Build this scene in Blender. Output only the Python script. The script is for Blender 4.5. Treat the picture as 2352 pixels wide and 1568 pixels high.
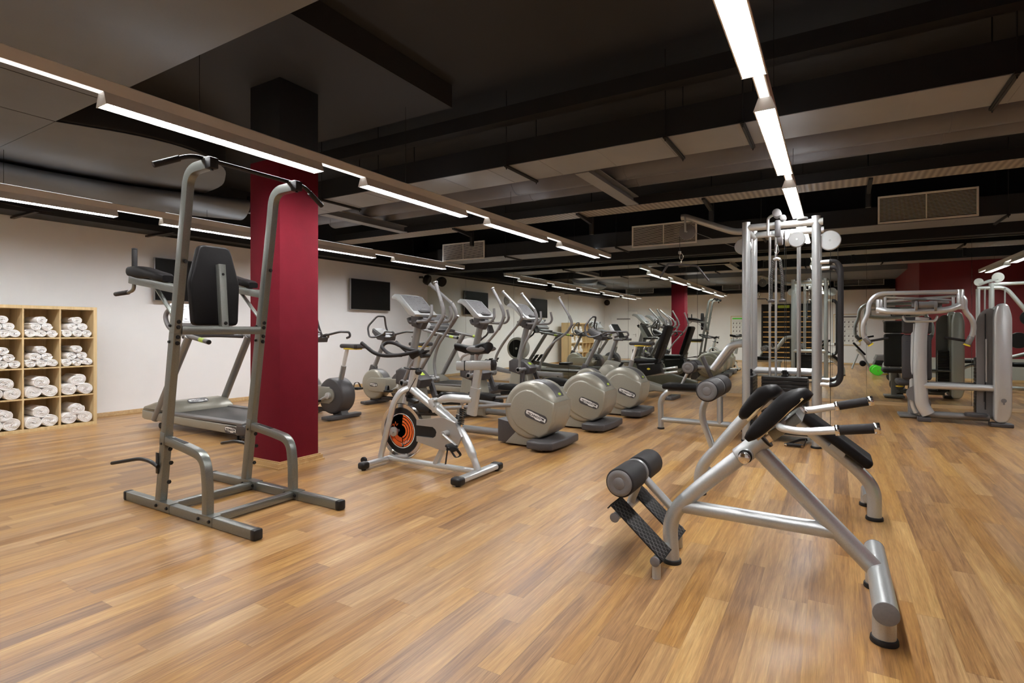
import bpy, bmesh, math, random
from mathutils import Vector, Matrix, Quaternion
for o in list(bpy.data.objects): bpy.data.objects.remove(o)
SC = bpy.context.scene
C = SC.collection
R = math.radians
random.seed(7)

# ------------------------------------------------------------------ camera
cam_d = bpy.data.cameras.new('camera'); cam = bpy.data.objects.new('camera', cam_d); C.objects.link(cam)
cam.location = (0, 0, 1.2); cam.rotation_euler = (R(90), 0, R(30.7))
cam_d.sensor_width = 36.0; cam_d.lens = 36.0*1245.0/2352.0
cam_d.shift_y = -24.0/2352.0; cam_d.clip_start = 0.05
SC.camera = cam
# ------------------------------------------------------------------ world, exposure
W = bpy.data.worlds.new('world'); SC.world = W; W.use_nodes = True
W.node_tree.nodes['Background'].inputs[0].default_value = (1.0, 0.93, 0.85, 1)
W.node_tree.nodes['Background'].inputs[1].default_value = 0.0
SC.view_settings.view_transform = 'Standard'; SC.view_settings.look = 'None'
SC.view_settings.exposure = 0.0; SC.view_settings.gamma = 1.0
SC.view_settings.use_curve_mapping = False
LAMP_STRENGTH = 95.0

# ------------------------------------------------------------------ materials
def _n(nt, t, **kw):
    n = nt.nodes.new(t)
    for k, v in kw.items():
        if k.startswith('i_'): n.inputs[k[2:].replace('_', ' ')].default_value = v
        else: setattr(n, k, v)
    return n
def new_mat(name):
    m = bpy.data.materials.new(name); m.use_nodes = True
    nt = m.node_tree; b = nt.nodes['Principled BSDF']
    return m, nt, b
def paint(name, col, rough=0.5, metal=0.0, var=0.06, scale=30.0, bump=0.0, bscale=400.0, coat=0.0, rvar=0.05, spec=0.5):
    """procedural surface: base colour with slight noise variation, noise roughness, optional fine bump"""
    m, nt, b = new_mat(name); L = nt.links.new
    tc = _n(nt, 'ShaderNodeTexCoord')
    no = _n(nt, 'ShaderNodeTexNoise'); no.inputs['Scale'].default_value = scale; no.inputs['Detail'].default_value = 3
    L(tc.outputs['Object'], no.inputs['Vector'])
    ra = _n(nt, 'ShaderNodeValToRGB')
    c = Vector(col[:3]); a = c*(1-var); d = c*(1+var)
    ra.color_ramp.elements[0].position = .3; ra.color_ramp.elements[1].position = .7
    ra.color_ramp.elements[0].color = (*a, 1); ra.color_ramp.elements[1].color = (min(d[0],1), min(d[1],1), min(d[2],1), 1)
    L(no.outputs['Fac'], ra.inputs[0]); L(ra.outputs[0], b.inputs['Base Color'])
    mr = _n(nt, 'ShaderNodeMapRange'); mr.inputs['To Min'].default_value = max(rough-rvar, 0.02); mr.inputs['To Max'].default_value = rough+rvar
    L(no.outputs['Fac'], mr.inputs['Value']); L(mr.outputs[0], b.inputs['Roughness'])
    b.inputs['Metallic'].default_value = metal
    b.inputs['Specular IOR Level'].default_value = spec
    if coat: b.inputs['Coat Weight'].default_value = coat; b.inputs['Coat Roughness'].default_value = 0.15
    if bump:
        n2 = _n(nt, 'ShaderNodeTexNoise'); n2.inputs['Scale'].default_value = bscale; n2.inputs['Detail'].default_value = 2
        L(tc.outputs['Object'], n2.inputs['Vector'])
        bu = _n(nt, 'ShaderNodeBump'); bu.inputs['Strength'].default_value = bump; bu.inputs['Distance'].default_value = 0.002
        L(n2.outputs['Fac'], bu.inputs['Height']); L(bu.outputs[0], b.inputs['Normal'])
    return m
def glow(name, col, strength):
    m, nt, b = new_mat(name)
    b.inputs['Base Color'].default_value = (*col, 1)
    b.inputs['Emission Color'].default_value = (*col, 1); b.inputs['Emission Strength'].default_value = strength
    return m
def floor_material():
    m, nt, b = new_mat('laminate_floor'); L = nt.links.new
    def math_(op, a, bb=None, c=None):
        n = _n(nt, 'ShaderNodeMath', operation=op)
        for i, v in enumerate((a, bb, c)):
            if v is None: continue
            if isinstance(v, (int, float)): n.inputs[i].default_value = v
            else: L(v, n.inputs[i])
        return n.outputs[0]
    def wn(x, y=None, z=None):
        cb = _n(nt, 'ShaderNodeCombineXYZ')
        for i, v in enumerate((x, y, z)):
            if v is None: continue
            if isinstance(v, (int, float)): cb.inputs[i].default_value = v
            else: L(v, cb.inputs[i])
        w = _n(nt, 'ShaderNodeTexWhiteNoise', noise_dimensions='3D'); L(cb.outputs[0], w.inputs['Vector'])
        return w.outputs['Value'], w.outputs['Color']
    tc = _n(nt, 'ShaderNodeTexCoord'); sp = _n(nt, 'ShaderNodeSeparateXYZ'); L(tc.outputs['Object'], sp.inputs[0])
    X, Y = sp.outputs[0], sp.outputs[1]
    SW, BL = 0.100, 1.29                     # strip width, board length (three strips to a board)
    sx = math_('DIVIDE', X, SW); si = math_('FLOOR', sx); sf = math_('FRACT', sx)
    r1, _ = wn(si, 3.1)
    plen = math_('MULTIPLY_ADD', r1, 0.6, 0.75)       # strip block length
    py = math_('DIVIDE', math_('ADD', Y, math_('MULTIPLY', r1, 37.0)), plen)
    pi_ = math_('FLOOR', py); pf = math_('FRACT', py)
    rv, rc = wn(si, pi_, 1.7); rv2, _ = wn(si, pi_, 9.3)
    # grain: noise stretched along Y, shifted per block
    def grain(sxx, syy, detail, off, dist=0.0):
        cb = _n(nt, 'ShaderNodeCombineXYZ')
        L(math_('MULTIPLY', X, sxx), cb.inputs[0]); L(math_('MULTIPLY', Y, syy), cb.inputs[1])
        L(math_('MULTIPLY', rv, off), cb.inputs[2])
        no = _n(nt, 'ShaderNodeTexNoise'); no.inputs['Scale'].default_value = 1.0; no.inputs['Detail'].default_value = detail
        no.inputs['Roughness'].default_value = 0.6; no.inputs['Distortion'].default_value = dist
        L(cb.outputs[0], no.inputs['Vector']); return no.outputs['Fac']
    g1 = grain(75, 3.2, 5, 57.0, 0.5); g2 = grain(14, 0.9, 3, 91.0, 1.4); g3 = grain(320, 9, 3, 23.0)
    t = math_('ADD', math_('MULTIPLY', rv2, 0.40), math_('MULTIPLY', g2, 0.75))
    t = math_('ADD', t, math_('MULTIPLY', g1, 0.85)); t = math_('SUBTRACT', t, 0.52)
    ra = _n(nt, 'ShaderNodeValToRGB'); L(t, ra.inputs[0]); e = ra.color_ramp.elements
    e[0].position = 0.0; e[0].color = (0.150, 0.068, 0.028, 1)
    e[1].position = 1.0; e[1].color = (0.62, 0.42, 0.21, 1)
    for p, c in ((0.22, (0.225, 0.112, 0.045)), (0.42, (0.345, 0.181, 0.069)), (0.64, (0.44, 0.252, 0.097)), (0.84, (0.53, 0.330, 0.135))):
        x = e.new(p); x.color = (*c, 1)
    # fine pores
    mx = _n(nt, 'ShaderNodeMix', data_type='RGBA', blend_type='MULTIPLY'); mx.inputs['Factor'].default_value = 1.0
    pr = _n(nt, 'ShaderNodeMapRange'); L(g3, pr.inputs['Value'])
    pr.inputs['From Min'].default_value = 0.35; pr.inputs['From Max'].default_value = 0.6
    pr.inputs['To Min'].default_value = 0.80; pr.inputs['To Max'].default_value = 1.04
    L(ra.outputs[0], mx.inputs['A']); L(pr.outputs[0], mx.inputs['B'])
    # hue shift per block towards greyed brown
    hs = _n(nt, 'ShaderNodeHueSaturation'); L(mx.outputs['Result'], hs.inputs['Color'])
    L(math_('MULTIPLY_ADD', rv, 0.16, 0.92), hs.inputs['Saturation'])
    # seams: thin line at strip edge and block end
    ex = math_('MINIMUM', sf, math_('SUBTRACT', 1.0, sf)); ey = math_('MULTIPLY', math_('MINIMUM', pf, math_('SUBTRACT', 1.0, pf)), 7.0)
    ln = _n(nt, 'ShaderNodeMapRange'); L(math_('MINIMUM', ex, ey), ln.inputs['Value'])
    ln.inputs['From Min'].default_value = 0.0; ln.inputs['From Max'].default_value = 0.02
    ln.inputs['To Min'].default_value = 0.80; ln.inputs['To Max'].default_value = 1.0
    m2 = _n(nt, 'ShaderNodeMix', data_type='RGBA', blend_type='MULTIPLY'); m2.inputs['Factor'].default_value = 1.0
    L(hs.outputs[0], m2.inputs['A']); L(ln.outputs[0], m2.inputs['B']); L(m2.outputs['Result'], b.inputs['Base Color'])
    ro = _n(nt, 'ShaderNodeMapRange'); L(g1, ro.inputs['Value']); ro.inputs['To Min'].default_value = 0.27; ro.inputs['To Max'].default_value = 0.37
    L(ro.outputs[0], b.inputs['Roughness']); b.inputs['Specular IOR Level'].default_value = 0.42
    bu = _n(nt, 'ShaderNodeBump'); bu.inputs['Strength'].default_value = 0.12; bu.inputs['Distance'].default_value = 0.001
    L(g3, bu.inputs['Height']); L(bu.outputs[0], b.inputs['Normal'])
    return m
def wood(name, c1, c2, axis=2, scale=1.0, rough=0.45):
    m, nt, b = new_mat(name); L = nt.links.new
    tc = _n(nt, 'ShaderNodeTexCoord'); mp = _n(nt, 'ShaderNodeMapping')
    s = [28.0*scale]*3; s[axis] = 1.6*scale; mp.inputs['Scale'].default_value = s
    L(tc.outputs['Object'], mp.inputs['Vector'])
    no = _n(nt, 'ShaderNodeTexNoise'); no.inputs['Scale'].default_value = 1.0; no.inputs['Detail'].default_value = 5; no.inputs['Distortion'].default_value = 0.6
    L(mp.outputs[0], no.inputs['Vector'])
    ra = _n(nt, 'ShaderNodeValToRGB'); ra.color_ramp.elements[0].position = .3; ra.color_ramp.elements[1].position = .7
    ra.color_ramp.elements[0].color = (*c1, 1); ra.color_ramp.elements[1].color = (*c2, 1)
    L(no.outputs['Fac'], ra.inputs[0]); L(ra.outputs[0], b.inputs['Base Color']); b.inputs['Roughness'].default_value = rough
    return m
def wave_mat(name, c1, c2, axis='X', scale=20.0, rough=0.6, bump=0.4, dist=0.004):
    m, nt, b = new_mat(name); L = nt.links.new
    tc = _n(nt, 'ShaderNodeTexCoord'); wv = _n(nt, 'ShaderNodeTexWave', bands_direction=axis); wv.inputs['Scale'].default_value = scale
    L(tc.outputs['Object'], wv.inputs['Vector'])
    ra = _n(nt, 'ShaderNodeValToRGB'); ra.color_ramp.elements[0].color = (*c1, 1); ra.color_ramp.elements[1].color = (*c2, 1)
    L(wv.outputs['Fac'], ra.inputs[0]); L(ra.outputs[0], b.inputs['Base Color']); b.inputs['Roughness'].default_value = rough
    bu = _n(nt, 'ShaderNodeBump'); bu.inputs['Strength'].default_value = bump; bu.inputs['Distance'].default_value = dist
    L(wv.outputs['Fac'], bu.inputs['Height']); L(bu.outputs[0], b.inputs['Normal'])
    return m
def mirror_material():
    m, nt, b = new_mat('mirror_glass')
    b.inputs['Base Color'].default_value = (0.80, 0.845, 0.79, 1); b.inputs['Metallic'].default_value = 1.0
    b.inputs['Roughness'].default_value = 0.0
    return m
M = dict(
    floor=floor_material(), mirror=mirror_material(),
    wall=paint('white_wall_paint', (0.87, 0.87, 0.875), 0.85, var=0.012, scale=3, bump=0.15, bscale=180),
    red=paint('red_wall_paint', (0.158, 0.0105, 0.0205), 0.8, spec=0.12, var=0.05, scale=8, bump=0.6, bscale=110),
    redflat=paint('dark_red_wall_paint', (0.20, 0.016, 0.022), 0.6, var=0.03, scale=3),
    greywall=paint('grey_wall_paint', (0.42, 0.42, 0.38), 0.8, var=0.02, scale=4),
    black=paint('black_ceiling_paint', (0.020, 0.0215, 0.0245), 0.75, var=0.12, scale=2.0, bump=0.2, bscale=90),
    black2=paint('black_duct_paint', (0.0095, 0.0098, 0.0105), 0.6, var=0.15, scale=4),
    duct=paint('grey_duct_sheet', (0.29, 0.30, 0.315), 0.5, metal=0.25, var=0.10, scale=1.6),
    soffit=paint('grey_soffit_paint', (0.165, 0.180, 0.20), 0.7, var=0.08, scale=1.4, bump=0.3, bscale=60),
    pipe=paint('brown_grey_pipe', (0.14, 0.142, 0.158), 0.45, metal=0.2, var=0.08, scale=3),
    tray=wave_mat('ribbed_tray_sheet', (0.20, 0.18, 0.155), (0.40, 0.36, 0.31), 'X', 5.0, 0.5, 0.5, 0.01),
    grille=paint('cream_grille_enamel', (0.93, 0.90, 0.83), 0.45, var=0.02),
    dark=paint('matt_black_void', (0.006, 0.006, 0.006), 0.9),
    railm=paint('champagne_rail_aluminium', (0.86, 0.84, 0.81), 0.5, metal=0.0, var=0.03, scale=5),
    lampbody=paint('white_lamp_housing', (0.80, 0.79, 0.76), 0.5, var=0.02),
    trimwood=wood('oak_skirting', (0.42, 0.25, 0.10), (0.56, 0.37, 0.17), 0),
    birch=wood('birch_veneer', (0.56, 0.40, 0.20), (0.70, 0.53, 0.29), 2, 1.0, 0.5),
    towel=paint('white_towelling', (0.92, 0.91, 0.905), 0.95, var=0.02, scale=60, bump=0.5, bscale=500),
    silver=paint('silver_powder_coat', (0.50, 0.515, 0.51), 0.36, metal=0.65, var=0.06, scale=220, bump=0.10, bscale=900),
    silver2=paint('bright_silver_paint', (0.66, 0.675, 0.67), 0.32, metal=0.60, var=0.04, scale=200),
    greygreen=paint('grey_steel_paint', (0.225, 0.232, 0.212), 0.33, metal=0.75, var=0.08, scale=160, bump=0.08, bscale=700),
    greyp=paint('mid_grey_metallic_plastic', (0.25, 0.247, 0.245), 0.36, metal=0.45, var=0.04, scale=150),
    cream=paint('champagne_plastic', (0.315, 0.298, 0.245), 0.38, metal=0.25, var=0.03, scale=60, coat=0.2),
    creamd=paint('greige_plastic', (0.275, 0.262, 0.218), 0.42, metal=0.2, var=0.03, scale=60),
    dgrey=paint('dark_grey_plastic', (0.060, 0.056, 0.058), 0.42, var=0.08, scale=120, bump=0.15, bscale=600),
    mgrey=paint('medium_grey_plastic', (0.16, 0.152, 0.15), 0.45, var=0.06, scale=120),
    rubber=paint('black_rubber', (0.014, 0.013, 0.013), 0.55, spec=0.3, var=0.1, scale=90, bump=0.2, bscale=700),
    foam=paint('charcoal_foam_grip', (0.020, 0.018, 0.0185), 0.55, spec=0.25, var=0.12, scale=200, bump=0.5, bscale=900),
    vinyl=paint('black_vinyl', (0.009, 0.008, 0.0082), 0.48, spec=0.13, var=0.1, scale=60, bump=0.25, bscale=520),
    vinylg=paint('charcoal_vinyl', (0.046, 0.042, 0.043), 0.45, spec=0.3, var=0.08, scale=60, bump=0.25, bscale=520),
    blackp=paint('black_plastic', (0.011, 0.0105, 0.0105), 0.38, spec=0.35, var=0.1),
    chrome=paint('chrome', (0.80, 0.79, 0.78), 0.12, metal=1.0, var=0.02, rvar=0.03),
    steel=paint('brushed_steel', (0.50, 0.495, 0.48), 0.40, metal=0.8, var=0.01, scale=3, rvar=0.0),
    white=paint('white_plastic', (0.78, 0.78, 0.76), 0.4, var=0.02),
    whitep=paint('white_print', (0.85, 0.85, 0.83), 0.6, var=0.01),
    screen=paint('dark_screen_glass', (0.006, 0.005, 0.0045), 0.30, var=0.02, spec=0.12),
    orange=paint('orange_decal', (0.80, 0.13, 0.02), 0.4, var=0.03),
    yellow=paint('yellow_plastic', (0.80, 0.60, 0.04), 0.4, var=0.03),
    lime=paint('lime_plastic', (0.45, 0.60, 0.05), 0.4, var=0.03),
    green=paint('green_rubber', (0.09, 0.72, 0.03), 0.45, var=0.03),
    belt=paint('treadmill_belt', (0.030, 0.028, 0.028), 0.40, var=0.1, scale=40, bump=0.2, bscale=300),
    panel=paint('silver_console_film', (0.16, 0.155, 0.16), 0.35, metal=0.3, var=0.03, scale=80),
    rope=paint('grey_rope_strands', (0.05, 0.047, 0.043), 0.8, var=0.25, scale=90, bump=0.6, bscale=500),
    barwood=wood('honey_beech', (0.60, 0.33, 0.09), (0.72, 0.43, 0.14), 0, 1.0, 0.4),
    uplight=glow('uplight_slot', (0.985, 0.99, 1.0), 5.0),
    rail_glow=glow('added_rail_glow', (1.0, 0.985, 0.96), 1.4),  # weak emission painting the rail underside as lit, not a lamp
    lamp=glow('lamp_diffuser', (0.985, 0.99, 1.0), LAMP_STRENGTH),
)

# ------------------------------------------------------------------ geometry helpers
def V(*a): return Vector(a[0] if len(a) == 1 else a)
def fillet(pts, r, n=7, closed=False):
    pts = [Vector(p) for p in pts]; out = []
    N = len(pts)
    for i in range(N):
        if not closed and i in (0, N-1): out.append(pts[i]); continue
        a, b, c = pts[(i-1) % N], pts[i], pts[(i+1) % N]
        d1, d2 = a-b, c-b; l1, l2 = d1.length, d2.length
        k = min(r, l1*0.49, l2*0.49)
        if k < 1e-4: out.append(b); continue
        p0, p2 = b+d1*(k/l1), b+d2*(k/l2)
        for j in range(n+1):
            t = j/n; out.append(p0*(1-t)**2 + b*2*t*(1-t) + p2*t*t)
    return out
class G:
    """collects solids into one mesh"""
    def __init__(s): s.bm = bmesh.new()
    def ring(s, pts): return [s.bm.verts.new(p) for p in pts]
    def skin(s, rings, closed=False, caps=True):
        bm = s.bm; n = len(rings[0])
        rr = rings+[rings[0]] if closed else rings
        for a, b in zip(rr, rr[1:]):
            for i in range(n):
                try: bm.faces.new((a[i], a[(i+1) % n], b[(i+1) % n], b[i]))
                except ValueError: pass
        if caps and not closed:
            for r_, rev in ((rings[0], True), (rings[-1], False)):
                try: bm.faces.new(list(reversed(r_)) if rev else r_)
                except ValueError: pass
        return s
    def tube(s, pts, r, f=0.0, n=14, closed=False, prof=None, up=(0, 0, 1), caps=True, radii=None, fn=7):
        """round (or profiled) pipe along a polyline; f = bend radius"""
        P = fillet(pts, f, fn, closed) if f else [Vector(p) for p in pts]
        Q = [P[0]]
        for p in P[1:]:
            if (p-Q[-1]).length > 1e-5: Q.append(p)
        P = Q; N = len(P)
        if prof is None: prof = [(math.cos(2*math.pi*i/n), math.sin(2*math.pi*i/n)) for i in range(n)]; sc = r
        else: sc = 1.0
        T = []
        for i in range(N):
            if closed: t = P[(i+1) % N]-P[i-1]
            elif i == 0: t = P[1]-P[0]
            elif i == N-1: t = P[-1]-P[-2]
            else: t = (P[i+1]-P[i]).normalized()+(P[i]-P[i-1]).normalized()
            T.append(t.normalized())
        u = Vector(up); u = u-T[0]*u.dot(T[0])
        if u.length < 1e-3: u = Vector((1, 0, 0)); u = u-T[0]*u.dot(T[0])
        if u.length < 1e-3: u = Vector((0, 1, 0)); u = u-T[0]*u.dot(T[0])
        u.normalize(); rings = []
        for i in range(N):
            if i: 
                u = T[i-1].rotation_difference(T[i]) @ u; u = (u-T[i]*u.dot(T[i])).normalized()
            w = T[i].cross(u)
            k = 1.0
            if 0 < i < N-1 or closed:
                a = (P[(i+1) % N]-P[i]).normalized(); c = max(a.dot(T[i]), 0.5); k = 1.0/c if prof is not None and sc == 1.0 and not f else 1.0
            q = sc if radii is None else radii[min(i, len(radii)-1)]
            rings.append(s.ring([P[i]+(w*x+u*y)*q for x, y in prof]))
        return s.skin(rings, closed, caps)
    def rtube(s, pts, w, h, f=0.0, c=0.006, up=(0, 0, 1), fn=7):
        """rectangular tube w x h (h along up) with rounded corners"""
        a, b = w/2, h/2; prof = []
        for cx, cy, a0 in ((a-c, b-c, 0), (-a+c, b-c, 90), (-a+c, -b+c, 180), (a-c, -b+c, 270)):
            for j in range(3):
                t = R(a0+45*j); prof.append((cx+c*math.cos(t), cy+c*math.sin(t)))
        return s.tube(pts, 1.0, f, prof=prof, up=up, fn=fn)
    def cyl(s, p0, p1, r0, r1=None, n=20, bev=0.0):
        p0, p1 = Vector(p0), Vector(p1); r1 = r0 if r1 is None else r1
        if not bev: return s.tube([p0, p1], 1.0, n=n, radii=[r0, r1])
        d = (p1-p0).normalized()*bev
        return s.tube([p0, p0+d*0.3, p0+d, p1-d, p1-d*0.3, p1], 1.0, n=n, radii=[r0-bev, r0-bev*0.3, r0, r1, r1-bev*0.3, r1-bev])
    def lathe(s, prof, o=(0, 0, 0), ax=(0, 0, 1), n=28):
        """prof = [(radius, height)] revolved about ax through o"""
        o = Vector(o); ax = Vector(ax).normalized()
        u = ax.orthogonal().normalized(); w = ax.cross(u)
        rings = [s.ring([o+ax*h+(u*math.cos(2*math.pi*i/n)+w*math.sin(2*math.pi*i/n))*max(r, 1e-4) for i in range(n)]) for r, h in prof]
        return s.skin(rings)
    def box(s, c, d, bev=0.0, rot=None, seg=2):
        m = Matrix.Translation(Vector(c))
        if rot is not None: m = m @ rot.to_4x4()
        m = m @ Matrix.Diagonal((*d, 1))
        r = bmesh.ops.create_cube(s.bm, size=1.0, matrix=m)
        if bev:
            es = {e for v in r['verts'] for e in v.link_edges}
            bmesh.ops.bevel(s.bm, geom=list(es), offset=min(bev, min(d)*0.49), segments=seg, profile=0.5, affect='EDGES', clamp_overlap=True)
        return s
    def prism(s, poly, o, u, v, depth, bev=0.0, seg=2):
        """2D polygon in plane (o,u,v) extruded by vector depth; edges of both faces bevelled"""
        o, u, v, d = Vector(o), Vector(u), Vector(v), Vector(depth)
        a = [o+u*x+v*y for x, y in poly]
        if bev:
            cx = sum(p[0] for p in poly)/len(poly); cy = sum(p[1] for p in poly)/len(poly)
            def inset(k):
                out = []
                n = len(poly)
                area = sum(poly[i][0]*poly[(i+1) % n][1]-poly[(i+1) % n][0]*poly[i][1] for i in range(n))
                sg = 1 if area > 0 else -1
                for i in range(n):
                    p0, p1, p2 = Vector(poly[i-1]), Vector(poly[i]), Vector(poly[(i+1) % n])
                    e1 = (p1-p0).normalized(); e2 = (p2-p1).normalized()
                    n1 = Vector((-e1.y, e1.x))*sg; n2 = Vector((-e2.y, e2.x))*sg
                    b = n1+n2; L_ = b.length
                    b = b/L_ if L_ > 1e-6 else n1
                    q = p1+b*(k/max(b.dot(n1), 0.4)); out.append(q)
                return [o+u*q.x+v*q.y for q in out]
            dn = d.normalized()
            st = [(bev, 0.0)]+[(bev*(1-math.sin(R(90*j/seg))), bev*(1-math.cos(R(90*j/seg)))) for j in range(1, seg+1)]
            rings = [s.ring([p+dn*h for p in inset(k)]) for k, h in st]
            rings += [s.ring([p+d-dn*h for p in inset(k)]) for k, h in reversed(st)]
            return s.skin(rings)
        return s.skin([s.ring(a), s.ring([p+d for p in a])])
    def ell(s, c, r, n=20, m=12, rot=None):
        c = Vector(c); rot = rot or Matrix.Identity(3); rings = []
        for j in range(m+1):
            t = math.pi*j/m; st = max(math.sin(t), 1e-3)
            rings.append(s.ring([c+rot @ Vector((r[0]*st*math.cos(2*math.pi*i/n), r[1]*st*math.sin(2*math.pi*i/n), -r[2]*math.cos(t))) for i in range(n)]))
        return s.skin(rings)
    def pad(s, c, d, bev=0.02, rot=None, puff=0.0):
        """upholstered block: rounded box"""
        return s.box(c, d, bev, rot, seg=4)
def rotx(a): return Matrix.Rotation(R(a), 3, 'X')
def roty(a): return Matrix.Rotation(R(a), 3, 'Y')
def rotz(a): return Matrix.Rotation(R(a), 3, 'Z')

# ------------------------------------------------------------------ objects
OFF = {}
def _root(o):
    while o.parent: o = o.parent
    return o
def thing(name, label, cat, loc=(0, 0, 0), rz=0.0, group=None, world=False):
    o = bpy.data.objects.new(name, None); C.objects.link(o)
    o.empty_display_size = 0.1
    o.location = loc; o.rotation_euler = (0, 0, R(rz)); o['label'] = label; o['category'] = cat
    if group: o['group'] = group
    if world: OFF[o] = Vector(loc)
    return o
def mesh_of(name, g, smooth=38, off=None):
    bm = g.bm
    bmesh.ops.recalc_face_normals(bm, faces=bm.faces[:])
    if off is not None: bmesh.ops.translate(bm, verts=bm.verts[:], vec=-off)
    me = bpy.data.meshes.new(name); bm.to_mesh(me); bm.free()
    me.shade_smooth()
    me.set_sharp_from_angle(angle=R(smooth))
    return me
SPLIT = {'bolts': 'bolt', 'weight_stack': 'weight_plate', 'wheels_and_feet': 'roller_foot', 'neck_blocks': 'neck_block', 'hands': 'clock_hand'}
SPLIT.update({k: k for k in ('cable_wheel', 'cam_disc', 'saddle_side_pad', 'seat_frame', 'seat_rail', 'pad', 'shroud_rim', 'stack_base', 'chrome_end', 'grip_collar', 'side_rail', 'post', 'seat_strut', 'levelling_foot', 'foot_cap', 'front_leg', 'rear_leg', 'bench_frame', 'base_frame', 'side_handle', 'axle_cap', 'cross_tube', 'gusset')})
def clusters(bm):
    """groups of mesh pieces that touch one another (by bounding box)"""
    vs = set(bm.verts); isl = []
    while vs:
        st = [vs.pop()]; c = list(st)
        while st:
            v = st.pop()
            for e in v.link_edges:
                w = e.other_vert(v)
                if w in vs: vs.remove(w); st.append(w); c.append(w)
        lo = [min(v.co[i] for v in c)-0.0015 for i in range(3)]; hi = [max(v.co[i] for v in c)+0.0015 for i in range(3)]
        isl.append([c, lo, hi])
    ch = True
    while ch:
        ch = False
        for i in range(len(isl)):
            for j in range(i+1, len(isl)):
                a, b = isl[i], isl[j]
                if all(a[1][k] <= b[2][k] and b[1][k] <= a[2][k] for k in range(3)):
                    isl[i] = [a[0]+b[0], [min(p, q) for p, q in zip(a[1], b[1])], [max(p, q) for p, q in zip(a[2], b[2])]]
                    del isl[j]; ch = True; break
            if ch: break
    return [x[0] for x in isl]
def part(name, g, mat, parent, label=None, smooth=38):
    if name in SPLIT:
        cl = clusters(g.bm)
        if len(cl) > 1:
            idx = [{v.index for v in c} for c in (g.bm.verts.index_update() or cl)]
            o = None
            for s in idx:
                h = G(); h.bm = g.bm.copy(); h.bm.verts.ensure_lookup_table()
                bmesh.ops.delete(h.bm, geom=[v for v in h.bm.verts if v.index not in s], context='VERTS')
                o = part1(SPLIT[name], h, mat, parent, label, smooth)
            return o
        name = SPLIT[name]
    return part1(name, g, mat, parent, label, smooth)
def part1(name, g, mat, parent, label=None, smooth=38):
    rt = _root(parent); me = mesh_of(name, g, smooth, OFF.get(rt))
    o = bpy.data.objects.new(name, me); C.objects.link(o); o.parent = parent
    me.materials.append(M[mat] if isinstance(mat, str) else mat)
    if label: o['label'] = label
    return o
def solo(name, g, mat, label, cat, loc, rz=0.0, group=None, world=True, smooth=38):
    me = mesh_of(name, g, smooth, Vector(loc) if world else None)
    o = bpy.data.objects.new(name, me); C.objects.link(o); o.location = loc; o.rotation_euler = (0, 0, R(rz))
    me.materials.append(M[mat] if isinstance(mat, str) else mat)
    o['label'] = label; o['category'] = cat
    if group: o['group'] = group
    return o
def struct(name, g, mat, parent=None, smooth=38):
    me = mesh_of(name, g, smooth); o = bpy.data.objects.new(name, me); C.objects.link(o)
    me.materials.append(M[mat] if isinstance(mat, str) else mat)
    if parent: o.parent = parent
    else: o['kind'] = 'structure'
    return o
def copy_tree(o, parent=None):
    c = o.copy(); C.objects.link(c)
    c.parent = parent
    for ch in list(o.children): copy_tree(ch, c)
    return c
def text_geo(txt, size, mat4, depth=0.0008, bold=0.0, sx=1.0, align='CENTER'):
    """letters as a solid mesh placed by a 4x4 matrix (x = reading direction, z = outwards)"""
    cu = bpy.data.curves.new('letters', 'FONT'); cu.body = txt; cu.size = size; cu.extrude = depth; cu.offset = bold
    cu.align_x = align; cu.align_y = 'CENTER'; cu.resolution_u = 2
    ob = bpy.data.objects.new('letters', cu); C.objects.link(ob)
    dg = bpy.context.evaluated_depsgraph_get(); dg.update()
    me = bpy.data.meshes.new_from_object(ob.evaluated_get(dg))
    g = G(); g.bm.from_mesh(me); bpy.data.objects.remove(ob); bpy.data.curves.remove(cu); bpy.data.meshes.remove(me)
    g.bm.transform(mat4 @ Matrix.Diagonal((sx, 1, 1, 1)))
    return g
def frame4(o, x, z):
    """matrix with origin o, x axis = reading direction, z axis = outward normal"""
    x = Vector(x).normalized(); z = Vector(z); z = (z-x*z.dot(x)).normalized(); y = z.cross(x)
    m = Matrix((x, y, z)).transposed().to_4x4(); m.translation = Vector(o); return m
# ------------------------------------------------------------------ the room
XL, YM, YB, XR = -8.8, 10.65, -1.6, 6.6
ZC = 3.63
g = G(); g.box(((XL+XR)/2, (YM+YB)/2, -0.05), (XR-XL+0.4, YM-YB+0.4, 0.1)); struct('floor', g, 'floor')
g = G(); g.box(((XL+XR)/2, (YM+YB)/2, ZC+0.05), (XR-XL+0.4, YM-YB+0.4, 0.1)); ce = struct('ceiling', g, 'black')
def wall(name, x0, x1, y0, y1, z0, z1, mat, parent=None):
    g = G(); g.box(((x0+x1)/2, (y0+y1)/2, (z0+z1)/2), (abs(x1-x0), abs(y1-y0), z1-z0)); return struct(name, g, mat, parent)
ZW = 2.64
wl = wall('wall_left', XL-0.1, XL, YB-0.1, YM+0.1, 0, ZW, 'wall')
wall('black_upper_band', XL-0.1, XL, YB-0.1, YM+0.1, ZW, ZC, 'black2', wl)
wall('wall_mirror', XL, XR, YM+0.012, YM+0.12, 0, ZC, 'black2')
wb = wall('wall_back', XL, 1.83, YB-0.1, YB, 0, ZW+0.03, 'wall')
wall('black_upper_band', XL, 1.83, YB-0.1, YB, ZW+0.03, ZC, 'black2', wb)
wall('wall_right', XR, XR+0.1, 4.5, YM+0.1, 0, ZC, 'redflat')
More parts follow.
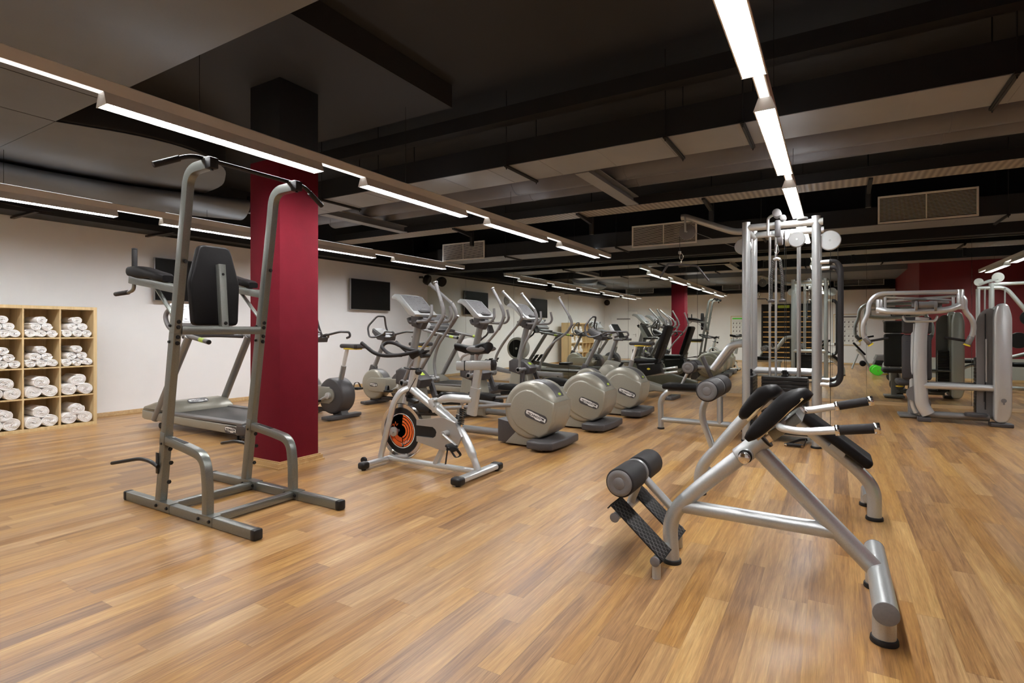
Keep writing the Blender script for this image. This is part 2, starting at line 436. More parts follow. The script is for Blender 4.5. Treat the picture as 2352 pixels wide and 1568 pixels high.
# red block to the right of the camera
wr = wall('wall_red_side', 1.83, 1.93, YB-0.1, 4.5, 0.55, ZC, 'redflat')
wall('grey_lower_band', 1.83, 1.93, YB-0.1, 4.5, 0.0, 0.55, 'greywall', wr)
wf = wall('wall_red_front', 1.93, XR, 4.40, 4.5, 0.55, ZC, 'redflat')
wall('grey_lower_band', 1.93, XR, 4.40, 4.5, 0.0, 0.55, 'greywall', wf)
def skirt(name, p0, p1, nx, ny, mat='trimwood'):
    """skirting board with a small rounded foot; (nx,ny) points into the room"""
    g = G(); d = Vector((p1[0]-p0[0], p1[1]-p0[1], 0))
    prof = [(0, 0), (0.022, 0), (0.022, 0.012), (0.015, 0.022), (0.013, 0.05), (0.008, 0.058), (0, 0.058)]
    g.prism(prof, (p0[0], p0[1], 0), (nx, ny, 0), (0, 0, 1), d); return struct(name, g, mat)
skirt('baseboard_left', (XL, YB), (XL, YM), 1, 0)
skirt('baseboard_mirror', (XL, YM-0.001), (XR, YM-0.001), 0, -1)
skirt('baseboard_back', (XL, YB), (1.83, YB), 0, 1)
skirt('baseboard_red_side', (1.83, YB), (1.83, 4.5), -1, 0)
skirt('baseboard_red_front', (1.83, 4.5), (XR, 4.5), 0, 1)
# mirror panels
seams = [XL, -7.615, -6.277, -4.917, -3.583, -2.227, -0.88, 0.461, 1.802, 3.15, 4.5, XR]
mir_lab = ['touching the white wall at the left', 'second from the white wall', 'third from the white wall, behind elliptical consoles',
 'showing the reflected towel shelf', 'showing the reflected door', 'showing the reflected red column', 'behind the left posts of the cable station',
 'behind the right post of the cable station', 'behind the chest press machine', 'at the right edge of the photo', 'beyond the right edge of the mirror wall', '']
for i in range(len(seams)-1):
    g = G(); a, b_ = seams[i]+0.0015, seams[i+1]-0.0015
    g.box(((a+b_)/2, YM+0.006, (0.058+2.62)/2), (b_-a, 0.010, 2.62-0.058), bev=0.001, seg=1)
    if i < 10:
        o = solo('mirror_panel', g, 'mirror', 'tall frameless mirror panel '+mir_lab[i], 'mirror', ((a+b_)/2, YM+0.006, 0.058), group='mirror panels along the far wall', smooth=20)
    else:
        struct('trim_9', g, 'mirror')
# column
col_t = thing('column', 'square dark red column with a black top, standing behind the power tower', 'column', (-4.35, 3.225, 0), world=True)
g = G(); g.box((-4.35, 3.225, 1.36), (0.42, 0.41, 2.72), bev=0.006); part('red_shaft', g, 'red', col_t)
g = G(); g.box((-4.35, 3.225, 3.064), (0.42, 0.41, 0.69), bev=0.006); part('black_top', g, 'black2', col_t)
g = G()
for k, (w, z0, z1) in enumerate(((0.500, 0, 0.016), (0.478, 0.016, 0.050), (0.452, 0.050, 0.062))):
    for sx, sy, dx, dy in ((0, -1, 1, 0), (0, 1, 1, 0), (-1, 0, 0, 1), (1, 0, 0, 1)):
        t = (w-0.42)/2
        g.box((-4.35+sx*(0.21+t/2), 3.225+sy*(0.205+t/2), (z0+z1)/2), (0.42+2*t if dx else t, t if dx else 0.41, z1-z0))
part('skirting', g, 'trimwood', col_t)
# dropped slab around the column and soffits
g = G(); g.box((-6.0, 3.16, (3.41+ZC)/2), (5.5, 2.30, ZC-3.41)); struct('drop_panel', g, 'black', ce)
g = G(); g.box((-3.4, 0.15, (3.0+ZC)/2), (10.8, 3.70, ZC-3.0)); struct('soffit', g, 'soffit', ce)
g = G()
for x in (-4.89, -5.75, -7.3): g.box((x, 0.2, 2.9995), (0.006, 3.6, 0.004))
struct('soffit_joints', g, 'black2', ce)
# wide oval duct branch
g = G()
poly = fillet([(-5.76, 2.005, 0), (-5.50, 2.55, 0), (-5.48, 3.05, 0), (-5.78, 3.55, 0), (-6.5, 3.95, 0), (-7.6, 4.12, 0), (-8.7, 4.2, 0), (-8.7, 2.005, 0)], 0.25, 4)
t = thing('wide_air_duct', 'wide flat grey air duct with a rounded end under the ceiling beside the red column', 'duct', (-7.0, 3.0, 2.999), world=True)
g.prism([(p.x, p.y) for p in poly][::-1], (0, 0, 3.003), (1, 0, 0), (0, 1, 0), (0, 0, 0.40), bev=0.03, seg=3); part('duct_sides', g, 'black2', t, smooth=50)
g = G(); g.prism([(p.x, p.y) for p in poly][::-1], (0, 0, 2.9985), (1, 0, 0), (0, 1, 0), (0, 0, 0.006), bev=0.002); part('duct_underside', g, 'soffit', t, label='grey underside')
g = G()
g.tube([(-7.75, 2.02, 2.87), (-7.75, 2.5, 2.87), (-7.6, 3.4, 2.87), (-7.3, 4.1, 2.88), (-7.1, 4.6, 2.89)], 1.0, f=0.3, prof=[(0.42*math.cos(2*math.pi*i/24), 0.125*math.sin(2*math.pi*i/24)) for i in range(24)])
solo('oval_air_duct', g, 'soffit', 'oval grey air duct running to the back beneath the wide flat duct at left', 'duct', (-7.4, 3.2, 2.7), smooth=60)
# ---------------- light rails
def light_rail(x, y0, y1, lab):
    t = thing('light_rail', lab, 'light fixture', (x, (y0+y1)/2, 2.57), group='suspended light rails', world=True)
    g = G(); g.prism([(-0.032, 0), (0.032, 0), (0.032, 0.068), (0.026, 0.074), (-0.026, 0.074), (-0.032, 0.068)], (x, y0, 2.575), (1, 0, 0), (0, 0, 1), (0, y1-y0, 0))
    part('rail', g, 'railm', t)
    g = G(); g.box((x, (y0+y1)/2, 2.5745), (0.050, y1-y0-0.02, 0.003)); part('added_glow_strip', g, 'rail_glow', t)  # added emissive strip, imitates a brightly lit rail underside
    for y in (-0.80, 0.9, 2.04, 4.06, 6.08, 8.10):
        if y < y0: continue
        zt = 3.0 if y < 2.0 else (3.02 if y == 6.08 else ZC)
        if x < -7 and 2 < y < 4.5: zt = 2.99
        elif x < -3.5 and 2 < y < 4.2: zt = 3.41
        g = G(); g.cyl((x, y, 2.645), (x, y, 2.66), 0.012, n=8); g.cyl((x, y, 2.65), (x, y, zt), 0.0022, n=6)
        part('hanging_wire', g, 'blackp', t)
    return t
rails = [(-7.05, -1.35, 9.78, 'long suspended light rail nearest the white television wall'),
         (-3.63, -1.35, 9.72, 'long suspended light rail passing in front of the red column'),
         (-0.35, -1.35, 9.72, 'long suspended light rail above the cable station'),
         (2.95, 4.75, 9.72, 'suspended light rail seen reflected in the mirror at the right edge')]
pos_word = ['nearest the camera, mostly outside the frame', 'first', 'second', 'third', 'fourth', 'fifth']
def luminaire_mesh():
    body = G(); L_ = 1.53
    # trapezoid trough: narrow at the rail, wider at the bottom; y from 0 to L_
    sec = [(-0.032, 0.0), (0.032, 0.0), (0.060, -0.075), (0.054, -0.075), (0.050, -0.066), (-0.050, -0.066), (-0.054, -0.075), (-0.060, -0.075)]
    body.prism(sec, (0, 0, 0), (1, 0, 0), (0, 0, 1), (0, L_, 0))
    ends = [G(), G()]
    for q_, y in enumerate((-0.004, L_-0.002)): ends[q_].prism([(-0.034, 0), (0.034, 0), (0.062, -0.077), (-0.062, -0.077)], (0, y, 0), (1, 0, 0), (0, 0, 1), (0, 0.006, 0))
    dif = G(); dif.box((0, L_/2, -0.068), (0.098, L_-0.02, 0.003))
    lou = G()
    for i in range(1, 38): lou.box((0, L_*i/38, -0.0735), (0.100, 0.0022, 0.008))
    return body, ends, dif, lou
proto_l = None
rail_word = ['rail beside the white wall', 'rail in front of the red column', 'rail above the cable station', 'right-hand rail seen in the mirror']
for ri, (x, y0, y1, lab) in enumerate(rails):
    light_rail(x, y0, y1, lab)
    for k in range(-1, 5):
        ys = 1.48+2.02*k-0.0
        if ys < y0-0.01 or ys+1.5 > y1: continue
        nw = ('nearest the camera', 'second nearest the camera', 'third from the camera', 'fourth from the camera', 'closest to the mirror')[k+1 if ri < 3 else k]
        if ri == 3: nw = ('', '', 'nearest the red wall', 'farthest from the red wall')[k] if 0 <= k < 4 else 'nearest the red wall'
        lb = 'white strip lamp under the %s, %s' % (rail_word[ri], nw)
        if proto_l is None:
            t = thing('strip_lamp', lb, 'lamp', (x, ys, 2.575), group='strip lamps under the light rails')
            b_, ends_, d_, l_ = luminaire_mesh()
            part('housing', b_, 'lampbody', t)
            u_g = G(); u_g.box((0, 0.765, 0.0755), (0.036, 1.45, 0.002)); part('uplight_slot', u_g, 'uplight', t)
            for e_ in ends_: part('end_cap', e_, 'white', t)
            part('diffuser', d_, 'lamp', t); part('louvre', l_, 'white', t)
            proto_l = t
        else:
            t = copy_tree(proto_l); t.location = (x, ys, 2.575); t['label'] = lb
# ---------------- ducts and pipes along x
def duct(name, x0, x1, y0, y1, z0, z1, mat_side, mat_bot, lab, seams_every=1.2, cat='duct'):
    t = thing(name, lab, cat, ((x0+x1)/2, (y0+y1)/2, z0), world=True)
    g = G(); g.box(((x0+x1)/2, (y0+y1)/2, (z0+z1)/2+0.004), (x1-x0, y1-y0, z1-z0-0.008)); part('duct_body', g, mat_side, t)
    g = G(); g.box(((x0+x1)/2, (y0+y1)/2, z0+0.002), (x1-x0, y1-y0-0.004, 0.006))
    x = x0+0.5
    while x < x1: g.box((x, (y0+y1)/2, z0-0.0015), (0.006, y1-y0-0.004, 0.004)); x += seams_every
    part('underside', g, mat_bot, t, label='grey sheet metal underside')
    return t
def hanger(x, y0, y1, z, ztop, lab, name='duct_hanger', grp='duct hangers'):
    t = thing(name, lab, 'bracket', (x, (y0+y1)/2, z), group=grp, world=True)
    g = G(); g.box((x, (y0+y1)/2, z-0.012), (0.035, y1-y0+0.10, 0.022), bev=0.003, seg=1)
    g.box((x, (y0+y1)/2, z-0.026), (0.012, y1-y0+0.08, 0.006)); part('crossbar', g, 'black2', t)
    for y in (y0-0.03, y1+0.03):
        g = G(); g.cyl((x, y, z-0.045), (x, y, ztop), 0.005, n=8); g.cyl((x, y, z-0.03), (x, y, z-0.022), 0.011, n=6)
        part('threaded_rod', g, 'black2', t)
    return t
duct('rectangular_air_duct', -7.2, XR, 4.72, 5.30, 2.88, 3.12, 'black2', 'duct', 'long black air duct with grey underside crossing the ceiling nearest the camera', 0.6)
for x, w in ((-5.6, 'left of the red column'), (-4.62, 'just right of the red column'), (-2.85, 'second from the red column'), (-1.25, 'left of the middle light rail'), (-0.63, 'near the middle light rail'), (1.02, 'at the upper right of the photo')):
    hanger(x, 4.72, 5.30, 2.88, ZC, 'black threaded-rod hanger under the front air duct '+w)
g = G(); g.box((-0.3, 4.575, 3.32), (13.0, 0.13, 0.14))
solo('cable_channel', g, 'black2', 'slim black channel running above the front air duct', 'channel', (-0.3, 4.5, 3.24))
for y, z, r_, lb in ((6.20, 3.178, 0.185, 'front'), (6.64, 3.178, 0.163, 'rear')):
    g = G(); g.cyl((-7.6, y, z), (XR, y, z), r_, n=32)
    x = -6.6
    while x < XR: g.lathe([(r_, -0.01), (r_+0.004, -0.008), (r_+0.004, 0.008), (r_, 0.01)], (x, y, z), (1, 0, 0), 32); x += 1.5
    solo('round_air_duct', g, 'pipe', '%s of the two long round grey-brown pipes crossing the ceiling' % lb, 'duct', (-0.5, y, z-r_), group='round pipes under the ceiling', smooth=50)
for xb, lb in ((-2.30, 'in the middle of the ceiling'), (-6.32, 'right behind the red column')):
    g = G(); g.box((xb, 6.17, 2.880), (0.16, 1.70, 0.012)); g.box((xb, 6.17, 2.93), (0.02, 1.70, 0.09)); g.box((xb, 6.17, 2.978), (0.16, 1.70, 0.010))
    solo('ceiling_beam', g, 'duct', 'short steel beam crossing under the round pipes '+lb, 'beam', (xb, 6.15, 2.88), group='steel beams under the pipes')
# perforated cable tray
t = thing('cable_tray', 'long perforated cable tray with ribbed pale underside crossing the ceiling', 'cable tray', (-0.6, 7.3, 2.89), world=True)
g = G(); g.box((-0.8, 7.10, 2.945), (14.6, 0.012, 0.11)); g.box((-0.8, 7.50, 2.945), (14.6, 0.012, 0.11)); g.box((-0.8, 7.10, 3.00), (14.6, 0.03, 0.008)); part('side_rail', g, 'black2', t)
g = G(); g.box((-0.8, 7.30, 2.892), (14.6, 0.39, 0.006)); part('tray_base', g, 'tray', t, label='ribbed pale underside')
g = G(); random.seed(3)
for i in range(9):
    yy = 7.14+0.035*i; zz = 2.905+0.012*random.random()
    g.tube([(-8.0+k*1.1, yy+0.02*math.sin(k*1.7+i), zz+0.006*math.sin(k*2.1+i)) for k in range(14)], 0.011, n=6)
part('cables', g, 'black2', t)['kind'] = 'stuff'
for x in (-5.35, -3.15, -1.42, 0.35, 2.2):
    g = G(); g.prism([(0, 0), (0.50, 0), (0.50, 0.02), (0.02, 0.07), (0, 0.07)], (x-0.02, 7.62, 2.88), (0, -1, 0), (0, 0, -1), (0.04, 0, 0))
    g.box((x, 7.66, 2.87), (0.055, 0.05, 0.42)); g.cyl((x, 7.66, 2.9), (x, 7.66, ZC), 0.008, n=8)
    solo('tray_bracket', g, 'black2', 'black cantilever bracket carrying the ribbed cable tray, %s' % {-5.35: 'leftmost of them', -3.15: 'left of the front light rail lamps', -1.42: 'above the pulldown arm', 0.35: 'above the wide right-hand grille', 2.2: 'near the right edge'}[x], 'bracket', (x, 7.62, 2.7), group='cable tray brackets')
# second duct with the grilles
duct('rectangular_air_duct', -7.2, XR, 9.04, 9.64, 2.665, 2.92, 'black2', 'duct', 'black air duct with pale underside carrying the cream grilles near the mirror', 0.9)
for x, w in ((-5.5, 'right of the leftmost grille'), (-3.25, 'left of the middle grille'), (-0.95, 'behind the cable station'), (1.88, 'right of the widest grille')):
    hanger(x, 9.04, 9.64, 2.665, ZC, 'black hanger under the rear air duct '+w)
def grille(x0, x1, z0, z1, y, ny, lab, nsl=19):
    t = thing('air_grille', lab, 'vent', ((x0+x1)/2, y, z0), group='cream slatted air grilles', world=True)
    w = x1-x0; cx = (x0+x1)/2; cz = (z0+z1)/2; h = z1-z0
    g = G()
    for z in (z0+0.01, z1-0.01): g.box((cx, y, z), (w, 0.02, 0.022), bev=0.003, seg=1)
    for x in (x0+0.011, x1-0.011, cx): g.box((x, y, cz), (0.022 if x != cx else 0.012, 0.02, h-0.02), bev=0.002, seg=1)
    part('frame', g, 'grille', t)
    g = G()
    for i in range(nsl): g.box((cx, y+ny*-0.003, z0+0.026+(h-0.052)*i/(nsl-1)), (w-0.04, 0.009, 0.0052), rot=rotx(-12*ny))
    part('slats', g, 'grille', t)
    g = G(); g.box((cx, y-ny*0.012, cz), (w-0.02, 0.006, h-0.02)); part('plenum_box', g, 'dark', t)
    return t
grille(-7.044, -5.992, 2.650, 3.009, 9.02, -1, 'cream slatted air grille above the exercise bikes, leftmost in the photo')
grille(-2.969, -1.895, 2.623, 2.988, 9.02, -1, 'cream slatted air grille partly hidden by the pulldown arm')
grille(0.521, 1.597, 2.676, 3.052, 9.02, -1, 'cream slatted air grille, largest in the photo, at upper right')
grille(-7.74, -6.53, 2.80, 3.11, -1.38, 1, 'slatted air grille seen in the mirror above the reflected door', 12)
grille(-3.80, -2.54, 2.80, 3.11, -1.38, 1, 'slatted air grille seen in the mirror left of the cable station post', 12)
grille(0.0, 1.50, 2.80, 3.13, -1.38, 1, 'slatted air grille seen in the mirror above the chest press', 12)
g = G(); g.box((-3.3, -1.395, 2.72), (9.9, 0.40, 0.09)); solo('ledge_duct', g, 'black2', 'black ledge along the top of the wall seen in the mirror above the reflected door', 'duct', (-3.5, -1.4, 2.67))
# black bulkhead over the mirrors
g = G(); g.box(((XL+XR)/2, YM-0.09, 2.82), (XR-XL, 0.20, 0.38)); struct('trim_2', g, 'black2')
g = G(); g.box(((XL+XR)/2, YM-0.42, 2.93), (XR-XL-0.3, 0.40, 0.26)); struct('trim_3', g, 'black2')
# lights shelf: pale long panels under bulkhead seen at right
# wall cable tray at upper left
t = thing('cable_ladder', 'black cable ladder with loose cables along the top of the white wall at far left', 'cable tray', (-8.5, 2.2, 2.62), world=True)
g = G(); g.box((-8.70, 1.5, 2.66), (0.012, 5.7, 0.08)); g.box((-8.28, 1.5, 2.66), (0.012, 5.7, 0.08)); g.box((-8.49, 1.5, 2.625), (0.42, 5.7, 0.008)); part('tray_body', g, 'black2', t)
g = G(); random.seed(5)
for i in range(16):
    xx = -8.66+0.36*random.random(); zz = 2.65+0.05*random.random()
    g.tube([(xx+0.06*math.sin(k*1.3+i), -1.3+k*0.5, zz+0.02*math.sin(k*1.9+i*2)) for k in range(12)], 0.010, n=6)
part('cables', g, 'blackp', t)['kind'] = 'stuff'
for y in (2.62, 4.15):
    g = G(); g.box((-8.40, y, 2.605), (0.75, 0.04, 0.025)); part('support_arm', g, 'blackp', t)
g = G(); g.box((XL+0.13, 7.4, 2.72), (0.22, 6.0, 0.09)); solo('wall_trunking', g, 'black2', 'black trunking along the top of the white wall above the televisions', 'duct', (XL+0.13, 7.4, 2.675))
# smoke detector on the rear bulkhead
# ---------------- door and signs behind the camera
def bx(g, x0, x1, y0, y1, z0, z1, bev=0.0): g.box(((x0+x1)/2, (y0+y1)/2, (z0+z1)/2), (abs(x1-x0), abs(y1-y0), z1-z0), bev=bev, seg=1); return g
g = G(); bx(g, -8.46, -7.25, YB, YB+0.035, 0.0, 1.80, 0.003); d1 = struct('door_1', g, 'wall')
g = G(); g.box((-7.35, YB+0.05, 1.02), (0.02, 0.02, 0.14)); g.tube([(-7.35, YB+0.04, 1.05), (-7.35, YB+0.08, 1.05), (-7.47, YB+0.08, 1.05)], 0.009, f=0.01, n=8); struct('door_handle', g, 'steel', d1)
g = G(); bx(g, -8.2, -7.6, YB+0.035, YB+0.07, 1.70, 1.75); struct('door_closer', g, 'greyp', d1)
g = G(); bx(g, -7.23, -6.03, YB, YB+0.035, 0.0, 1.80, 0.003); d2 = struct('door_2', g, 'wall')
g = G(); g.box((-7.13, YB+0.05, 1.02), (0.02, 0.02, 0.14)); struct('door_handle', g, 'steel', d2)
g = G(); bx(g, -8.52, -8.46, YB, YB+0.05, 0, 1.86); bx(g, -6.03, -5.97, YB, YB+0.05, 0, 1.86); bx(g, -8.52, -5.97, YB, YB+0.05, 1.80, 1.86); struct('trim_4', g, 'wall')
g = G(); bx(g, -7.80, -7.30, YB, YB+0.09, 1.93, 2.07, 0.02)
solo('exit_light', g, 'white', 'small white emergency light above the door, seen reflected in the mirror', 'sign', (-7.55, YB+0.045, 1.93))
def speaker(x, y, z, rz, lab):
    t = thing('wall_speaker', lab, 'speaker', (x, y, z), rz, group='black wall speakers')
    g = G(); g.box((0, 0.05, 0.0), (0.05, 0.10, 0.05), bev=0.008); g.tube([(0, 0.0, 0), (0, 0.12, -0.02)], 0.018, n=10); part('bracket', g, 'blackp', t)
    g = G(); g.lathe([(0.03, 0.0), (0.10, 0.03), (0.125, 0.09), (0.125, 0.15), (0.11, 0.165)], (0, 0.11, -0.03), (0, 1, -0.35)); part('cabinet', g, 'blackp', t)
    g = G(); g.lathe([(0.001, 0.165), (0.105, 0.168), (0.108, 0.160)], (0, 0.11, -0.03), (0, 1, -0.35)); part('speaker_grille', g, 'rubber', t)
    return t
speaker(XL+0.03, 10.30, 2.52, -70, 'round black loudspeaker in the far left corner beside the mirror')
speaker(XL+0.10, YB+0.05, 2.52, -30, 'black loudspeaker seen reflected in the corner above the door')
speaker(1.70, YB+0.10, 2.52, 20, 'black loudspeaker seen reflected above the chest press, beside the red wall')
# ---------------- televisions, clock
def tv(y0, y1, z0, z1, lab):
    t = thing('television', lab, 'television', (XL, (y0+y1)/2, z0), group='wall televisions', world=True)
    cy, cz = (y0+y1)/2, (z0+z1)/2
    g = G(); g.box((XL+0.03, cy, cz), (0.06, 0.4, 0.3)); part('wall_mount', g, 'blackp', t)
    g = G(); g.box((XL+0.085, cy, cz), (0.05, y1-y0, z1-z0), bev=0.006); part('frame', g, 'greyp', t)
    g = G(); g.box((XL+0.112, cy, cz), (0.004, y1-y0-0.014, z1-z0-0.020)); part('screen', g, 'screen', t)
tv(4.22, 5.34, 1.655, 2.30, 'black flat television on the white wall half hidden behind the power tower')
tv(8.03, 9.20, 1.655, 2.31, 'black flat television on the white wall between the red column and the mirror')
t = thing('wall_clock', 'round white wall clock on the white wall, seen reflected in the mirror between ellipticals', 'clock', (XL, 6.83, 2.15), world=True)
g = G(); g.lathe([(0.15, 0), (0.15, 0.03), (0.14, 0.035), (0.135, 0.03)], (XL, 6.83, 2.15), (1, 0, 0)); part('frame', g, 'greyp', t)
g = G(); g.lathe([(0.001, 0.025), (0.135, 0.026), (0.136, 0.02)], (XL, 6.83, 2.15), (1, 0, 0)); part('clock_face', g, 'white', t)
g = G(); g.box((XL+0.029, 6.83, 2.19), (0.002, 0.008, 0.09)); g.box((XL+0.029, 6.86, 2.15), (0.002, 0.07, 0.008)); part('hands', g, 'blackp', t)
# ------------------------------------------------------------------ lettering plates
def badge(root, parent, o, x, z, w, h, name='badge'):
    """dark stadium plate with the maker's white lettering panel, reading along x, facing z"""
    m = frame4(o, x, z)
    g = G(); n = 10; r_ = h/2
    pts = [(w/2-r_+r_*math.cos(R(-90+180*i/n)), r_*math.sin(R(-90+180*i/n))) for i in range(n+1)]+[(-w/2+r_+r_*math.cos(R(90+180*i/n)), r_*math.sin(R(90+180*i/n))) for i in range(n+1)]
    g.prism(pts, (0, 0, 0), (1, 0, 0), (0, 1, 0), (0, 0, 0.004)); g.bm.transform(m)
    b = part(name, g, 'dgrey', parent)
    s = w*0.88; e = s/2
    out = [(-e, .30), (-.28*s, .36), (-.05*s, .30), (.10*s, .30), (.16*s, .24), (.30*s, .24), (e, .16), (e, -.28), (.42*s, -.22), (.30*s, -.22), (.24*s, -.34), (.02*s, -.34), (-.06*s, -.22), (-.20*s, -.22), (-.34*s, -.14), (-.44*s, -.14), (-e, .0)]
    g = G(); g.prism([(x_, y_*h) for x_, y_ in out], (0, 0, 0.004), (1, 0, 0), (0, 1, 0), (0, 0, 0.0012)); g.bm.transform(m)
    part('logo_plate', g, 'whitep', b)
    g = text_geo('TECHNOGYM', h*0.40, m @ Matrix.Translation((0, -0.0*h, 0.0058)), 0.0006, bold=h*0.012, sx=min(1.0, s*0.90/(h*0.40*6.6)))
    part('lettering', g, 'blackp', b)
    return b
SILVER = 'greyp'
# ------------------------------------------------------------------ ellipticals (drum at the rear, facing -x)
def make_elliptical(lab, loc, grp, arms):
    t = thing('elliptical_trainer', lab, 'elliptical trainer', loc, group=grp)
    # flywheel drum
    g = G(); g.lathe([(0.001, -0.200), (0.245, -0.200), (0.268, -0.196), (0.287, -0.182), (0.297, -0.155), (0.300, -0.12), (0.300, 0.12), (0.297, 0.155), (0.287, 0.182), (0.268, 0.196), (0.245, 0.200), (0.001, 0.200)], (0, 0, 0.385), (0, 1, 0), 56)
    drum = part('flywheel_drum', g, 'cream', t, smooth=50)
    # rear shroud with flat swoosh faces on both sides
    arc = [(0.215*math.cos(R(a)), 0.215*math.sin(R(a))) for a in range(75, 236, 10)]
    poly = arc+[(0.02, -0.245), (0.13, -0.268), (0.215, -0.215), (0.278, -0.10), (0.297, 0.03), (0.292, 0.095), (0.11, 0.180)]
    g = G(); g.prism(poly, (0, -0.216, 0.385), (1, 0, 0), (0, 0, 1), (0, 0.432, 0), bev=0.020, seg=4)
    sh = part('side_shroud', g, 'cream', drum, smooth=50)
    g = G()
    for a0 in range(0, 9):
        pass
    arcp = [(0.3035*math.cos(R(a)), 0.3035*math.sin(R(a))) for a in range(28, 101, 6)]+[(0.290*math.cos(R(a)), 0.290*math.sin(R(a))) for a in range(100, 27, -6)]
    g.prism(arcp, (0, -0.085, 0.385), (1, 0, 0), (0, 0, 1), (0, 0.17, 0), bev=0.004); c = part('top_cover', g, 'dgrey', drum, smooth=50)
    a = R(33); g = G(); g.ell((0.306*math.cos(a), 0, 0.385+0.306*math.sin(a)), (0.016, 0.030, 0.004), rot=roty(57)); part('light', g, 'lime', c)
    badge(t, drum, (0.095, -0.2165, 0.335), (1, 0, -0.31), (0, -1, 0), 0.265, 0.085)
    g = G(); g.cyl((-0.30, 0, 0.0), (-0.30, 0, 0.0001), 0.001)
    # pedestal
    g = G(); g.prism([(-0.02, -0.09), (0.20, -0.30), (0.235, -0.30), (0.30, -0.24), (0.31, 0.24), (0.235, 0.34), (0.05, 0.34), (-0.02, 0.10)], (0.02, 0.0, 0.025), (1, 0, 0), (0, 1, 0), (0, 0, 0.085), bev=0.018, seg=3)
    g2 = G(); g2.prism([(0.05, -0.33), (0.20, -0.355), (0.32, -0.30), (0.345, -0.05), (0.335, 0.30), (0.07, 0.335), (0.03, 0.10)], (0, 0.0, 0.022), (1, 0, 0), (0, 1, 0), (0, 0, 0.085), bev=0.020, seg=3)
    part('rear_foot', g2, 'dgrey', t)
    g = G(); g.prism([(-0.30, 0.02), (0.06, 0.02), (0.06, 0.16), (-0.16, 0.16)], (0, -0.17, 0), (1, 0, 0), (0, 0, 1), (0, 0.34, 0), bev=0.008)
    part('rear_base', g, 'creamd', t)
    for y in (-0.28, 0.26):
        for x in (0.10, 0.25): g = G()
    g = G(); g.cyl((0.20, -0.24, 0), (0.20, -0.24, 0.03), 0.018, n=12); g.cyl((0.20, 0.24, 0), (0.20, 0.24, 0.03), 0.018, n=12); g.box((0.2, 0, 0.02), (0.05, 0.5, 0.008)); part('levelling_foot', g, 'rubber', t)
    # mount plate + spine
    g = G(); g.prism([(-0.42, 0.02), (-0.16, 0.02), (-0.16, 0.22), (-0.42, 0.26)], (0, -0.12, 0), (1, 0, 0), (0, 0, 1), (0, 0.24, 0), bev=0.006); part('mount_plate', g, 'dgrey', t)
    g = G(); g.tube([(-0.40, 0, 0.085), (-1.72, 0, 0.085)], 0.042, n=18); part('base_beam', g, SILVER, t)
    g = G(); g.box((-1.80, 0, 0.035), (0.10, 0.58, 0.05), bev=0.02); part('front_foot', g, 'dgrey', t)
    # front housing
    poly = [(-1.98, 0.03), (-1.52, 0.03), (-1.50, 0.20), (-1.60, 0.62), (-1.86, 0.62), (-1.93, 0.25)]
    g = G(); g.prism(poly, (0, -0.10, 0), (1, 0, 0), (0, 0, 1), (0, 0.20, 0), bev=0.022, seg=3); part('front_housing', g, 'cream', t)
    g = G(); g.prism([(-1.90, 0.56), (-1.66, 0.50), (-1.53, 0.53), (-1.50, 0.62), (-1.62, 0.72), (-1.82, 0.76), (-1.90, 0.72)], (0, -0.115, 0), (1, 0, 0), (0, 0, 1), (0, 0.23, 0), bev=0.02, seg=3); hb = part('pivot_box', g, 'dgrey', t)
    g = G(); g.box((-1.575, 0, 0.685), (0.05, 0.07, 0.004), rot=roty(38)); part('sticker', g, 'lime', hb)
    g = G(); g.cyl((-1.60, -0.335, 0.60), (-1.60, 0.335, 0.60), 0.030, n=20, bev=0.006); part('pivot_shaft', g, SILVER, t)
    # mast
    g = G(); g.tube([(-1.775, 0, 0.70), (-1.62, 0, 1.30)], 0.046, n=22); part('mast', g, SILVER, t)
    g = G(); g.prism([(-1.70, 1.26), (-1.56, 1.22), (-1.50, 1.32), (-1.56, 1.46), (-1.66, 1.46), (-1.71, 1.38)], (0, -0.052, 0), (1, 0, 0), (0, 0, 1), (0, 0.104, 0), bev=0.012); part('mast_head', g, 'dgrey', t)
    # console: tilted panel facing +x/up
    sec = [(-1.875, 1.615), (-1.825, 1.645), (-1.74, 1.625), (-1.545, 1.435), (-1.50, 1.395), (-1.52, 1.37), (-1.60, 1.385), (-1.74, 1.53), (-1.80, 1.57), (-1.87, 1.59)]
    g = G(); g.prism(sec, (0, -0.205, 0), (1, 0, 0), (0, 0, 1), (0, 0.41, 0), bev=0.006); co = part('console', g, 'silver', t)
    g = G(); g.prism([(-1.742, 1.628), (-1.547, 1.438), (-1.549, 1.434), (-1.744, 1.624)], (0, -0.185, 0), (1, 0, 0), (0, 0, 1), (0, 0.37, 0)); pa = part('display_panel', g, 'panel', co)
    g = G(); nrm = Vector((0.70, 0, 0.715)); dirv = Vector((-0.715, 0, 0.70)); o0 = Vector((-1.645, 0, 1.533))
    random.seed(11)
    for i in range(7):
        for j in range(9):
            if random.random() < 0.55:
                p = o0+dirv*(-0.10+0.035*i)+Vector((0, -0.16+0.04*j, 0))+nrm*0.002
                g.box(p, (0.008, 0.022*random.uniform(.5, 1.3), 0.002), rot=roty(44))
    part('markings', g, 'mgrey', pa)
    g = G(); g.box((-1.535, 0.0, 1.435), (0.05, 0.20, 0.016), bev=0.006, rot=roty(20)); part('towel_ledge', g, 'dgrey', co)
    # fixed handle
    for s in (-1, 1):
        g = G(); g.tube([(-1.60, s*0.04, 1.33), (-1.50, s*0.17, 1.31), (-1.32, s*0.20, 1.315), (-1.27, s*0.19, 1.38), (-1.29, s*0.17, 1.50)], 0.0175, f=0.07, n=12); part('fixed_handle', g, 'mgrey', t)
